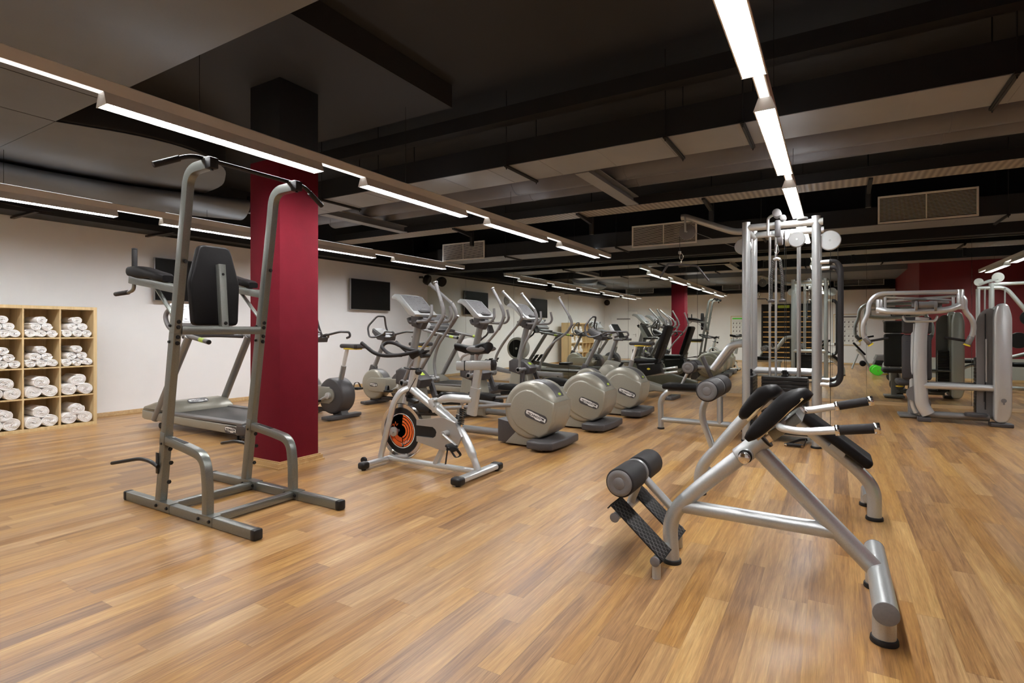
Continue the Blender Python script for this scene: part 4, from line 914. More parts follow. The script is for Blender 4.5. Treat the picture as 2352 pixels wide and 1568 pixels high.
g = G(); g.rtube([(-2.565, SY, 0.51), (-2.525, SY, 0.735)], 0.055, 0.085, c=0.018, up=(1, 0, 0)); part('seat_post_sleeve', g, 'silver', t)
g = G(); g.rtube([(-2.528, SY, 0.72), (-2.497, SY, 0.905)], 0.042, 0.070, c=0.015, up=(1, 0, 0)); part('seat_post', g, 'silver', t)
g = G(); g.rtube([(-2.705, SY, 0.910), (-2.36, SY, 0.927)], 0.052, 0.078, c=0.014); sl = part('seat_slider', g, 'silver', t)
g = G(); g.cyl((-2.365, SY, 0.932), (-2.335, SY, 0.934), 0.030, n=18, bev=0.008); g.box((-2.352, SY, 0.928), (0.024, 0.060, 0.088), bev=0.01); part('end_plug', g, 'blackp', sl)
g = G(); g.box((-2.62, SY, 0.914), (0.010, 0.056, 0.082), bev=0.002); part('collar', g, 'blackp', sl)
g = G(); g.tube([(-2.68, SY, 0.945), (-2.665, SY, 0.985), (-2.60, SY, 1.015), (-2.53, SY, 1.02)], 0.011, f=0.04, n=10); g.cyl((-2.52, SY, 0.96), (-2.52, SY, 1.03), 0.016, n=12); part('saddle_rail', g, 'steel', t)
def saddle(g, cx, cy, cz, L_=0.30, Wr=0.20, Wn=0.05):
    rings = []
    for i in range(13):
        u = i/12; x = -L_*0.55+L_*u
        w = Wn/2+(Wr/2-Wn/2)*(1/(1+math.exp(-(u-0.60)*13)))
        w *= (1.0 if 0.04 < u < 0.96 else 0.72); h = 0.036+0.020*u; zc = 0.012*math.cos(u*math.pi*2)
        rr = []
        for k in range(16):
            a = 2*math.pi*k/16; rr.append((cx+x, cy+w*math.cos(a), cz+zc+(h*0.6*math.sin(a) if math.sin(a) > 0 else h*math.sin(a)*(1.1-0.5*abs(math.cos(a))))))
        rings.append(g.ring(rr))
    g.skin(rings); return g
g = G(); saddle(g, -2.55, SY, 1.065, 0.33, 0.21, 0.055); sa = part('saddle', g, 'vinyl', t, smooth=60)
g = G()
for s in (-1, 1): g.ell((-2.47, SY+s*0.085, 1.055), (0.09, 0.018, 0.026), n=16, m=10)
part('saddle_side_pad', g, 'mgrey', sa)
# belt guard plate with slot, cranks, pedals
g = G()
outer = [(-3.11, 0.43), (-2.82, 0.475), (-2.70, 0.44), (-2.63, 0.33), (-2.70, 0.20), (-2.86, 0.20), (-3.11, 0.245)]
g.prism(outer[0:1]+[(-3.0, 0.447)]+outer[1:4]+[(-2.89, 0.345), (-2.90, 0.365), (-2.93, 0.385), (-3.11, 0.385)], (0, SY-0.055, 0), (1, 0, 0), (0, 0, 1), (0, 0.022, 0))
g.prism([(-2.63, 0.33), (-2.70, 0.20), (-2.86, 0.20), (-3.11, 0.245), (-3.11, 0.29), (-2.93, 0.29), (-2.90, 0.31), (-2.89, 0.345)], (0, SY-0.055, 0), (1, 0, 0), (0, 0, 1), (0, 0.022, 0)); part('belt_guard', g, 'steel', t)
g = G(); g.box((-3.0, SY-0.03, 0.338), (0.22, 0.01, 0.10)); part('belt', g, 'blackp', t)
g = G(); g.rtube([(-2.775, SY, 0.36), (-2.94, SY, 0.06)], 0.05, 0.045, c=0.01, up=(1, 0, 0)); part('crank_support', g, 'silver', t)
g = G(); g.cyl((-2.775, SY-0.12, 0.345), (-2.775, SY+0.12, 0.345), 0.028, n=18, bev=0.004); part('bottom_bracket', g, 'steel', t)
for s, a in ((-1, -28), (1, 152)):
    a = R(a); ex, ez = -2.775+0.165*math.cos(a), 0.345+0.165*math.sin(a)
    g = G(); g.tube([(-2.775, SY+s*0.115, 0.345), (ex, SY+s*0.125, ez)], 0.014, n=10); cr = part('crank_arm', g, 'steel', t)
    g = G(); g.box((ex, SY+s*0.185, ez), (0.085, 0.085, 0.022), bev=0.006, rot=roty(30)); g.cyl((ex, SY+s*0.12, ez), (ex, SY+s*0.24, ez), 0.010, n=10)
    g.tube([(ex-0.05, SY+s*0.15, ez-0.02), (ex+0.02, SY+s*0.155, ez-0.09), (ex+0.09, SY+s*0.18, ez-0.05), (ex+0.06, SY+s*0.22, ez+0.01), (ex-0.02, SY+s*0.23, ez-0.01)], 1.0, f=0.03, prof=[(-0.010, -0.002), (0.010, -0.002), (0.010, 0.002), (-0.010, 0.002)])
    g.tube([(ex-0.04, SY+s*0.19, ez-0.02), (ex-0.06, SY+s*0.19, ez-0.14)], 1.0, prof=[(-0.008, -0.002), (0.008, -0.002), (0.008, 0.002), (-0.008, 0.002)]); part('pedal', g, 'blackp', cr)
g = G(); g.box((-3.20, SY, 0.590), (0.10, 0.07, 0.03), bev=0.008, rot=roty(20)); g.box((-3.235, SY, 0.625), (0.04, 0.055, 0.10), bev=0.01); g.cyl((-3.22, SY-0.06, 0.63), (-3.22, SY+0.06, 0.63), 0.013, n=10)
g.tube([(-3.13, SY-0.04, 0.79), (-3.19, SY-0.06, 0.68), (-3.22, SY-0.05, 0.62)], 0.0035, f=0.03, n=6); part('brake', g, 'blackp', t)
# ------------------------------------------------------------------ power tower
YL, YR, YC = 1.93, 2.545, 2.2375
t = thing('power_tower', 'grey steel power tower with pull-up bar, black back pad and dip arms, left foreground', 'power tower', (-3.6, YC, 0), world=True)
def bolt(g, p, d, r=0.012):
    p = Vector(p); d = Vector(d).normalized(); g.cyl(p, p+d*0.003, r*1.25, n=14); g.cyl(p+d*0.003, p+d*0.010, r, n=6)
for y in (YL, YR):
    g = G(); g.rtube([(-4.31, y, 0.032), (-2.87, y, 0.032)], 0.052, 0.060); rl = part('base_rail', g, 'greygreen', t)
    for x in (-4.325, -2.855):
        g = G(); g.box((x+(0.0 if x > -3 else 0), y, 0.032), (0.045, 0.060, 0.066), bev=0.012); part('rail_cap', g, 'blackp', rl)
    g = G(); g.box((-3.83, y, 0.0635), (0.20, 0.062, 0.006)); g.box((-3.33, y, 0.0635), (0.16, 0.062, 0.006)); g.box((-3.74, y-0.0, 0.034), (0.004, 0.056, 0.064)); g.box((-3.255, y, 0.034), (0.004, 0.056, 0.064)); part('gusset', g, 'greygreen', rl)
g = G()
for x in (-3.90, -3.77, -3.40, -3.285):
    for y, s in ((YL-0.026, -1), (YR-0.026, -1)): bolt(g, (x, y, 0.034), (0, s, 0), 0.009)
part('bolts', g, 'blackp', t)
for x in (-3.80, -3.32):
    g = G(); g.rtube([(x, YL+0.026, 0.034), (x, YR-0.026, 0.034)], 0.050, 0.050); part('base_crossbar', g, 'greygreen', t)
for y in (YL, YR):
    g = G(); g.rtube([(-3.892, y, 0.06), (-3.716, y, 1.19)], 0.050, 0.064, up=(1, 0, 0)); part('lower_upright', g, 'greygreen', t)
    g = G(); g.rtube([(-3.716, y, 1.192), (-3.585, y, 1.98), (-3.553, y, 2.228), (-3.33, y, 2.232)], 0.050, 0.064, f=0.22, up=(1, 0, 0)); u_ = part('upper_upright', g, 'greygreen', t)
    g = G(); g.box((-3.302, y, 2.234), (0.060, 0.056, 0.066), bev=0.006); part('end_cap', g, 'rubber', u_)
    g = G(); bolt(g, (-3.30, y, 2.199), (0, 0, -1), 0.010); part('bolt', g, 'blackp', u_)
    g = G(); g.box((-3.34, y, 2.268), (0.10, 0.052, 0.010), bev=0.003); part('bar_clamp', g, 'greygreen', u_)
    g = G(); g.rtube([(-3.815, y, 0.478), (-3.56, y, 0.448), (-3.37, y, 0.415), (-3.342, y, 0.25), (-3.342, y, 0.06)], 0.050, 0.055, f=0.17, up=(0, 0, 1), fn=10); ar = part('step_arm', g, 'greygreen', t)
    g = G(); g.box((-3.66, y, 0.4875), (0.16, 0.028, 0.002), rot=roty(6.3)); part('anti_slip_strip', g, 'rubber', ar)
    g = G(); g.box((-3.825, y, 0.485), (0.055, 0.060, 0.09), bev=0.004, rot=roty(8)); part('step_socket', g, 'greygreen', ar)
g = G()
for y in (YL, YR):
    for x, z in ((-3.705, 1.26), (-3.711, 1.225), (-3.716, 1.16), (-3.722, 1.12), (-3.80, 0.33), (-3.825, 0.20), (-3.81, 0.42)):
        bolt(g, (x+0.033, y, z), (1, 0, 0), 0.011)
    for x, z in ((-3.60, 1.70),): bolt(g, (x+0.004, y, z-0.05), (1, 0, 0), 0.011)
    for x, z in ((-3.725, 1.235), (-3.735, 1.13), (-3.825, 0.455)): bolt(g, (x, y-0.026, z), (0, -1, 0), 0.008)
part('bolts', g, 'blackp', t)
g = G(); g.rtube([(-3.70, YL+0.025, 1.205), (-3.70, YR-0.025, 1.205)], 0.050, 0.056); part('middle_crossbar', g, 'greygreen', t)
g = G(); g.rtube([(-3.695, YC+0.01, 1.225), (-3.735, YC+0.01, 1.67)], 0.052, 0.045, up=(1, 0, 0)); ps = part('pad_post', g, 'greygreen', t)
g = G(); bolt(g, (-3.712, YC+0.01, 1.60), (1, 0, 0), 0.010); bolt(g, (-3.674, YC+0.01, 1.255), (1, 0, 0), 0.010); part('bolts', g, 'blackp', ps)
# back pad: tapered hexagon
g = G(); m = fillet([(-0.160, 0, 0), (0.160, 0, 0), (0.178, 0.30, 0), (0.108, 0.567, 0), (-0.108, 0.567, 0), (-0.178, 0.30, 0)], 0.035, 3, True)
g.prism([(p.x, p.y) for p in m], (-3.775, YC+0.01, 1.238), (0, 1, 0), (-0.035, 0, 1), (-0.062, 0, 0), bev=0.014, seg=3); part('back_pad', g, 'vinyl', t)
# forearm rests
for y, s in ((YL, -1), (YR, 1)):
    yo = y
    g = G(); g.rtube([(-3.69, yo, 1.475), (-3.86, yo, 1.50)], 0.048, 0.055, c=0.005); g.rtube([(-3.84, yo, 1.498), (-4.29, yo, 1.565)], 0.036, 0.055, c=0.005); g.rtube([(-3.955, yo, 1.495), (-3.715, yo, 1.285)], 0.030, 0.010, c=0.003); a_ = part('arm_bracket', g, 'greygreen', t)
    g = G()
    rings = []
    for i in range(13):
        u = i/12; x = -3.80-0.49*u; zc = 1.548+0.073*u+0.012*math.sin(u*math.pi); h = 0.030+0.012*math.sin(max(u-0.35, 0)*math.pi/0.65)*1.0; w = 0.052
        k = 0.7 if i in (0, 12) else 1.0
        rings.append(g.ring([(x, yo+w*k*math.copysign(abs(math.cos(a))**0.5, math.cos(a)), zc+h*k*math.copysign(abs(math.sin(a))**0.5, math.sin(a))) for a in [2*math.pi*j/20 for j in range(20)]]))
    g.skin(rings); part('forearm_pad', g, 'vinyl', t, smooth=60)
    g = G(); g.cyl((-4.245, yo, 1.60), (-4.245, yo, 1.775), 0.0175, n=18, bev=0.006); g.cyl((-4.245, yo, 1.772), (-4.245, yo, 1.785), 0.018, n=16, bev=0.005); part('vertical_grip', g, 'foam', t)
    g = G(); g.tube([(-4.25, yo, 1.555), (-4.255, yo, 1.49), (-4.34, yo, 1.475)], 0.0125, f=0.05, n=12); dh = part('dip_handle', g, 'greygreen', t)
    g = G(); g.cyl((-4.33, yo, 1.477), (-4.52, yo, 1.470), 0.0165, n=16, bev=0.004); part('grip_sleeve', g, 'foam', dh)
# pull-up bar
g = G(); g.tube([(-3.40, 1.66, 2.175), (-3.37, 1.845, 2.272), (-3.37, 2.66, 2.272), (-3.40, 2.84, 2.175)], 0.0135, f=0.06, n=14); pb = part('pull_up_bar', g, 'blackp', t)
for a_, b_ in (((-3.405, 1.645, 2.167), (-3.381, 1.78, 2.238)), ((-3.405, 2.855, 2.167), (-3.381, 2.72, 2.238))):
    g = G(); g.cyl(a_, b_, 0.0185, n=16, bev=0.003); part('grip_sleeve', g, 'foam', pb)
g = G(); g.tube([(-3.86, YL-0.035, 0.30), (-3.96, YL-0.035, 0.325), (-4.10, YL-0.035, 0.325), (-4.36, YL-0.09, 0.272)], 0.0125, f=0.05, n=12); g.box((-3.88, YL-0.030, 0.32), (0.03, 0.006, 0.14), bev=0.002); part('push_up_bar', g, 'blackp', t)
g = G(); g.tube([(-3.86, YR+0.035, 0.30), (-3.96, YR+0.035, 0.325), (-4.10, YR+0.035, 0.325), (-4.36, YR+0.09, 0.272)], 0.0125, f=0.05, n=12); g.box((-3.88, YR+0.030, 0.32), (0.03, 0.006, 0.14), bev=0.002); part('push_up_bar', g, 'blackp', t)
# ------------------------------------------------------------------ towel shelf
XF = -8.20; Y1 = 3.29; P_ = 0.3565; NC = 6; NR = 4; D_ = 0.39
t = thing('cube_shelf', 'birch cube shelf four cells high filled with rolled white towels, at the left edge', 'shelf', (XF-D_/2, Y1-1.0, 0), world=True)
y0 = Y1-0.038-NC*P_-0.022
g = G(); Ht = 1.505
g.box((XF-D_/2, (y0+Y1)/2, Ht-0.019), (D_, Y1-y0, 0.038), bev=0.001, seg=1); part('top_panel', g, 'birch', t)
g = G(); g.box((XF-D_/2, (y0+Y1)/2, 0.019), (D_, Y1-y0, 0.038), bev=0.001, seg=1); part('bottom_panel', g, 'birch', t)
for y in (Y1-0.019, y0+0.019):
    g = G(); g.box((XF-D_/2, y, Ht/2), (D_, 0.038, Ht-0.076), bev=0.001, seg=1); part('side_panel', g, 'birch', t)
CH = (Ht-0.076-3*0.016)/4
for k in range(1, NC):
    y = Y1-0.038-k*P_+0.008
    g = G(); g.box((XF-D_/2-0.002, y, Ht/2), (D_-0.004, 0.016, Ht-0.076)); part('upright_divider', g, 'birch', t)
for r_ in range(1, NR):
    z = 0.038+r_*CH+(r_-0.5)*0.016
    g = G(); g.box((XF-D_/2-0.003, (y0+Y1)/2, z), (D_-0.006, Y1-y0-0.076, 0.016)); part('shelf_board', g, 'birch', t)
g = G(); g.box((XF-D_+0.003, (y0+Y1)/2, Ht/2), (0.004, Y1-y0-0.06, Ht-0.06)); part('back_panel', g, 'birch', t)
# rolled towels: spiral of terry cloth
def towel_mesh(seed, r, sq, L_=0.33):
    random.seed(seed); g = G(); th = 0.0115; n = 26
    turns = max(2.2, (r-0.012)/th)
    N = int(turns*n); ph = random.uniform(0, 6.28)
    def pt(i, off, x):
        a = 2*math.pi*i/n; rr = 0.006+(r-0.012)*(i/N)+off
        wob = 1+0.035*math.sin(3*a+seed)+0.03*math.sin(2*a+seed*2)
        return (x, rr*wob*math.cos(a+ph)*1.06, rr*wob*math.sin(a+ph)*sq)
    rings = []
    for i in range(N+1):
        e = 0.004*math.sin(i*0.7+seed)+0.003*random.uniform(-1, 1)
        o, q = 0.0060, -0.0060
        rings.append(g.ring([pt(i, q, e), pt(i, q*0.4, e+0.006), pt(i, o*0.4, e+0.006), pt(i, o, e), pt(i, o, -L_), pt(i, q, -L_)]))
    g.skin(rings)
    me = mesh_of('rolled_towel', g, 60); me.materials.append(M['towel']); return me
TV_big = [towel_mesh(s, 0.083, 0.88) for s in (1, 2, 3)]
TV_med = [towel_mesh(s, 0.056, 0.90) for s in (4, 5, 6)]
rown = ['bottom shelf row', 'second row up', 'third row up', 'top shelf row']
coln = {0: 'rightmost cell', 1: 'second cell from right', 2: 'third cell from right'}
random.seed(21)
for c in range(3):
    yc = Y1-0.038-(c+0.5)*P_+0.008+0.0
    for r_ in range(NR):
        zb = 0.038+r_*(CH+0.016)
        big = r_ < 2
        if big:
            rr = 0.074; items = [(-0.082, 0, 'bottom left'), (0.082, 0, 'bottom right'), (random.uniform(-0.01, 0.02), 1, 'top')]
        else:
            rr = 0.0505; items = [(-0.108, 0, 'bottom left'), (0.0, 0, 'bottom middle'), (0.108, 0, 'bottom right'), (-0.056, 1, 'middle left'), (0.056, 1, 'middle right'), (0.0, 2, 'top')]
        for (dy, lv, w) in items:
            me = random.choice(TV_big if big else TV_med)
            o = bpy.data.objects.new('rolled_towel', me); C.objects.link(o)
            z = zb+rr*0.92+lv*(rr*1.52 if big else rr*1.60)
            o.location = (XF-0.012-random.uniform(0, 0.02), yc+dy+random.uniform(-0.004, 0.004), z+random.uniform(0, 0.003))
            o.rotation_euler = (random.uniform(-0.25, 0.25), 0, random.uniform(-0.03, 0.03))
            o['label'] = 'rolled white towel, %s of its pile, %s, %s' % (w, rown[r_], coln[c])
            o['category'] = 'towel'; o['group'] = 'rolled towels in the cube shelf'
# ------------------------------------------------------------------ shared pieces
def roller(t, x, z, y0, y1, r=0.073, face=-1, name='roller_pad'):
    """foam roller between y0 and y1 with a domed end disc on the outer side"""
    g = G(); g.lathe([(0.001, 0), (r-0.012, 0), (r-0.003, 0.004), (r, 0.012), (r, (y1-y0)-0.012), (r-0.003, (y1-y0)-0.004), (r-0.012, (y1-y0)), (0.001, (y1-y0))], (x, y0, z), (0, 1, 0), 36); rp = part(name, g, 'foam', t, smooth=45)
    yo = y0 if face < 0 else y1
    g = G(); g.lathe([(0.001, 0.013), (0.018, 0.012), (0.028, 0.008), (0.030, 0.005), (0.046, 0.008), (0.056, 0.007), (r-0.010, 0.002), (r-0.008, -0.004), (0.001, -0.004)], (x, yo, z), (0, face, 0), 36); part('end_disc', g, 'mgrey', rp, smooth=30)
    return rp
def foot_pad(g, x, y, r=0.045): g.cyl((x, y, 0), (x, y, 0.022), r, r*0.97, n=24, bev=0.004)
# ------------------------------------------------------------------ back extension bench (foreground)
YB1 = 2.845
t = thing('back_extension_bench', 'silver tubular back extension bench in the right foreground, black hip pads and diamond tread footplates', 'exercise bench', (-0.3, YB1, 0), world=True)
g = G(); g.tube([(-0.722, YB1, 0.012), (-0.738, YB1, 0.24), (-0.60, YB1, 0.395), (-0.32, YB1, 0.655)], 0.038, f=0.16, n=26, fn=12); part('main_tube', g, 'silver', t, smooth=60)
g = G(); foot_pad(g, -0.722, YB1, 0.047); part('foot_cap', g, 'rubber', t)
g = G(); g.cyl((-0.40, YB1, 0.583), (-0.285, YB1, 0.688), 0.046, n=26, bev=0.006); sl = part('sleeve', g, 'silver', t, smooth=60)
g = G(); g.cyl((-0.288, YB1, 0.685), (-0.280, YB1, 0.692), 0.048, n=26); part('sleeve_collar', g, 'blackp', sl)
g = G(); g.cyl((-0.362, YB1-0.03, 0.605), (-0.362, YB1-0.062, 0.605), 0.034, n=24, bev=0.004); part('pin_boss', g, 'silver', sl)
g = G(); g.cyl((-0.362, YB1-0.062, 0.605), (-0.362, YB1-0.072, 0.605), 0.031, n=24); part('pin_ring', g, 'blackp', sl)
g = G(); g.cyl((-0.362, YB1-0.070, 0.605), (-0.362, YB1-0.115, 0.605), 0.0265, n=26, bev=0.006); part('pull_pin', g, 'chrome', sl)
g = G(); g.tube([(-0.305, YB1, 0.625), (0.165, YB1, 0.150)], 0.0385, n=26); part('diagonal_leg', g, 'silver', t, smooth=60)
g = G(); g.tube([(-0.700, YB1, 0.302), (0.010, YB1, 0.298)], 0.0345, n=24); part('horizontal_brace', g, 'silver', t, smooth=60)
g = G(); g.tube([(0.167, 2.44, 0.150), (0.167, 3.14, 0.150)], 0.043, n=28); tb = part('rear_crossbar', g, 'silver', t, smooth=60)
for y in (2.53, 3.05):
    g = G(); g.cyl((0.167, y, 0.01), (0.167, y, 0.14), 0.040, n=24); part('crossbar_foot', g, 'silver', tb, smooth=60)
    g = G(); foot_pad(g, 0.167, y, 0.048); part('foot_cap', g, 'rubber', tb)
for y, d in ((2.44, -1), (3.14, 1)):
    g = G(); g.cyl((0.167, y, 0.150), (0.167, y+d*0.006, 0.150), 0.0435, n=28, bev=0.002); part('end_cap', g, 'mgrey', tb)
# tread frame
for (x, z) in ((-0.945, 0.265), (-0.742, 0.088)):
    g = G(); g.tube([(x, 2.60, z), (x, 3.09, z)], 0.021, n=18); b_ = part('tread_bar', g, 'silver', t, smooth=60)
    for y, d in ((2.60, -1), (3.09, 1)):
        g = G(); g.cyl((x, y, z), (x, y+d*0.006, z), 0.024, n=20, bev=0.002); part('end_cap', g, 'mgrey', b_)
for y in (2.625, 3.065):
    g = G(); g.cyl((-0.742, y, 0.0), (-0.742, y, 0.08), 0.021, n=18); part('tread_foot', g, 'silver', t, smooth=60)
for (y0, y1) in ((2.612, 2.772), (2.918, 3.078)):
    a, b_ = Vector((-0.975, 0, 0.318)), Vector((-0.712, 0, 0.088)); d = (b_-a).normalized(); nn = Vector((-d.z, 0, d.x)); nn = nn if nn.z > 0 else -nn
    ym = (y0+y1)/2; c = (a+b_)/2+Vector((0, ym, 0)); ang = math.degrees(math.atan2(-d.z, d.x))
    g = G(); g.box(c+nn*0.004, ((b_-a).length, y1-y0, 0.008), bev=0.002, rot=roty(ang))
    g.box(a+Vector((0, ym, 0))+nn*-0.006+d*0.002, (0.006, y1-y0, 0.03), rot=roty(ang)); g.box(b_+Vector((0, ym, 0))-nn*0.006-d*0.002, (0.006, y1-y0, 0.03), rot=roty(ang)); pl_ = part('tread_plate', g, 'rubber', t)
    g = G(); Ln = (b_-a).length; Wd = y1-y0; st = 0.040
    for s in (-1, 1):
        k = -Wd
        while k < Ln+Wd:
            # line y = s*(x-k) clipped to the plate
            x0_, y0_ = k, 0.0; x1_, y1_ = k+Wd*1.0, Wd
            ta, tb_ = max(0, (0.006-x0_)/(x1_-x0_)), min(1, (Ln-0.006-x0_)/(x1_-x0_))
            if tb_ > ta+0.02:
                pa_, pb_ = x0_+(x1_-x0_)*ta, x0_+(x1_-x0_)*tb_; ya, yb = Wd*ta, Wd*tb_
                if s < 0: ya, yb = Wd-ya, Wd-yb
                P0 = a+d*pa_+Vector((0, y0+ya*0.97+Wd*0.015, 0))+nn*0.0086; P1 = a+d*pb_+Vector((0, y0+yb*0.97+Wd*0.015, 0))+nn*0.0086
                g.tube([P0, P1], 0.0011, n=4)
            k += st
    part('diamond_ribs', g, 'mgrey', pl_)
g = G(); g.tube([(-0.715, YB1, 0.275), (-0.905, YB1, 0.455)], 0.021, n=18); part('roller_arm', g, 'silver', t, smooth=60)
g = G(); g.tube([(-0.885, YB1, 0.425), (-0.945, YB1, 0.275)], 0.020, n=18); part('tread_stay', g, 'silver', t, smooth=60)
g = G(); g.tube([(-0.912, 2.60, 0.447), (-0.912, 3.10, 0.447)], 0.016, n=14); g.lathe([(0.066, -0.012), (0.070, -0.004), (0.070, 0.004), (0.066, 0.012)], (-0.912, YB1-0.012, 0.447), (0, 1, 0), 30); part('roller_axle', g, 'greyp', t)
roller(t, -0.912, 0.447, 2.575, 2.800, face=-1); roller(t, -0.912, 0.447, 2.870, 3.105, face=1)
# carriage, hip pads, handles
g = G(); g.rtube([(-0.30, YB1, 0.672), (-0.165, YB1, 0.795)], 0.055, 0.055, c=0.006); part('inner_post', g, 'chrome', t)
g = G(); g.prism([(-0.235, 0.70), (-0.12, 0.80), (-0.145, 0.835), (-0.26, 0.735)], (0, 2.72, 0), (1, 0, 0), (0, 0, 1), (0, 0.25, 0), bev=0.004); part('pad_carriage', g, 'greygreen', t)
g = G(); g.box((-0.165, 2.98, 0.80), (0.10, 0.05, 0.06), bev=0.004, rot=roty(-42)); part('slide_block', g, 'chrome', t)
def hip_pad(xl, zl, xh, zh, y, wy, yaw):
    g = G(); n = 14; rings = []
    a, b_ = Vector((xl, y, zl)), Vector((xh, y, zh)); d = (b_-a); L_ = d.length; d.normalize(); nn = Vector((-d.z, 0, d.x))
    for i in range(n+1):
        u = i/n; e = math.sqrt(max(1-(2*u-1)**8, 0.0)) if 0 < u < 1 else 0.55
        fat = 0.026+0.010*math.sin(u*math.pi*0.9)+0.009*u
        bend = -0.030*max(u-0.70, 0)/0.30*(1 if u > 0.7 else 0)
        w = wy/2*(0.80+0.28*u)*e; h = fat*e
        c = a+d*(L_*u)+nn*bend+Vector((0, yaw*(u-0.5), 0))
        rings.append(g.ring([c+Vector((0, 1, 0))*w*math.copysign(abs(math.cos(k))**0.55, math.cos(k))+nn*h*math.copysign(abs(math.sin(k))**0.75, math.sin(k)) for k in [2*math.pi*j/28 for j in range(28)]]))
    g.skin(rings); return g
for (xl, zl, xh, zh, y, yaw) in ((-0.340, 0.708, -0.115, 0.955, 2.700, 0.05), (-0.415, 0.752, -0.255, 0.940, 3.005, -0.05)):
    p_ = part('hip_pad', hip_pad(xl, zl, xh, zh, y, 0.145, yaw), 'vinyl', t, smooth=70)
    a, b_ = Vector((xl, y, zl)), Vector((xh, y, zh)); d = (b_-a).normalized(); nn = Vector((-d.z, 0, d.x))
    g = G(); g.box((a+b_)/2-nn*0.031, ((b_-a).length*0.80, 0.105, 0.009), rot=roty(-math.degrees(math.atan2(d.z, d.x)))); part('pad_board', g, 'birch', p_, label='thin wooden backing board')
for (s, y, z0, z1) in ((-1, 2.615, 0.778, 0.812), (1, 3.055, 0.812, 0.874)):
    g = G(); g.tube([(-0.19, YB1+s*0.05, 0.80), (-0.215, y+(-s)*0.02, z0), (-0.12, y, z0-0.008), (0.16, y, z1)], 0.0165, f=0.055, n=18, fn=10); h = part('handle_tube', g, 'silver2', t, smooth=60)
    q0 = Vector((-0.12, y, z0-0.008)); q1 = Vector((0.16, y, z1)); d = (q1-q0)
    g = G(); g.cyl(q0+d*0.50, q0+d*0.92, 0.0205, n=20, bev=0.002); part('grip', g, 'foam', h)
    g = G(); g.cyl(q0+d*0.44, q0+d*0.50, 0.0225, n=20, bev=0.002); g.cyl(q0+d*0.92, q0+d*1.0, 0.0225, n=20, bev=0.002); part('grip_collar', g, 'chrome', h)
# ------------------------------------------------------------------ decline bench
YD = 4.14
t = thing('decline_bench', 'silver arched decline bench with long black pad, behind the back extension bench', 'exercise bench', (-0.3, YD, 0), world=True)
g = G(); g.tube([(-0.852, YD, 0.012), (-0.852, YD, 0.19), (-0.52, YD, 0.62), (-0.385, YD, 0.745), (-0.24, YD, 0.625), (0.13, YD, 0.31), (0.222, YD, 0.20), (0.222, YD, 0.012)], 0.040, f=0.15, n=24, fn=10); part('main_tube', g, 'silver', t, smooth=60)
g = G(); foot_pad(g, -0.852, YD, 0.05); foot_pad(g, 0.222, YD, 0.05); part('foot_cap', g, 'rubber', t)
for x, y in ((0.19, 4.45), (-0.85, 4.45)):
    g = G(); g.tube([(x, YD, 0.13), (x, y-0.05, 0.13), (x, y, 0.10), (x, y, 0.01)], 0.032, f=0.06, n=18); l_ = part('side_leg', g, 'silver', t, smooth=60)
    g = G(); foot_pad(g, x, y, 0.042); part('foot_cap', g, 'rubber', l_)
a, b_ = Vector((-0.375, YD, 0.795)), Vector((0.19, YD, 0.365)); d = (b_-a).normalized(); an = -math.degrees(math.atan2(d.z, d.x)); nn = Vector((-d.z, 0, d.x))
g = G(); g.box((a+b_)/2+nn*0.0, ((b_-a).length+0.03, 0.27, 0.065), bev=0.028, seg=4, rot=roty(an)); part('bench_pad', g, 'vinyl', t)
for k in (0.25, 0.75):
    p_ = a*(1-k)+b_*k; g = G(); g.box(p_-nn*0.045, (0.10, 0.16, 0.04), rot=roty(an)); part('pad_bracket', g, 'silver', t)
g = G(); g.tube([(-0.755, YD, 0.345), (-0.835, YD, 0.56), (-0.825, YD, 0.66), (-0.745, YD, 0.79)], 0.024, f=0.08, n=18); part('roller_arm', g, 'silver', t, smooth=60)
g = G(); g.tube([(-0.745, 3.87, 0.79), (-0.745, 4.40, 0.79)], 0.014, n=12); g.lathe([(0.069, -0.012), (0.072, 0), (0.069, 0.012)], (-0.745, YD, 0.79), (0, 1, 0), 30); part('roller_axle', g, 'greyp', t)
roller(t, -0.745, 0.79, 3.86, 4.115, 0.075, -1); roller(t, -0.745, 0.79, 4.165, 4.42, 0.075, 1)
# ------------------------------------------------------------------ cable station
t = thing('cable_station', 'silver multi-post cable station with pulleys, weight stacks and rope, right of centre', 'cable machine', (-0.5, 6.7, 0), world=True)
cs = t
PX = (-0.820, -0.155); PY = (6.37, 7.00)
for x in PX:
    for y in PY:
        tp = 2.375 if y < 6.5 else 2.40
        g = G(); g.tube([(x, y, 0.01), (x, y, tp)], 0.041, n=24); g.cyl((x, y, tp), (x, y, tp+0.004), 0.043, n=24); p_ = part('post', g, 'silver', t, smooth=60)
        g = G(); foot_pad(g, x, y, 0.052); part('foot_cap', g, 'rubber', p_)
for y, z in ((PY[0], 2.318), (PY[1], 2.335)):
    g = G(); g.tube([(PX[0], y, z), (PX[1]+0.06, y, z)], 0.037, n=20); part('top_beam', g, 'silver2', t, smooth=60)
for x in PX:
    g = G(); g.tube([(x, PY[0], 2.30), (x, PY[1], 2.30)], 0.034, n=18); part('side_beam', g, 'silver2', t, smooth=60)
    g = G(); g.tube([(x, PY[0], 0.10), (x, PY[1], 0.10)], 0.034, n=18); part('lower_side_beam', g, 'silver', t, smooth=60)
g = G(); g.tube([(PX[0], PY[1], 0.735), (PX[1], PY[1], 0.735)], 0.042, n=20); part('lower_beam', g, 'silver2', t, smooth=60)
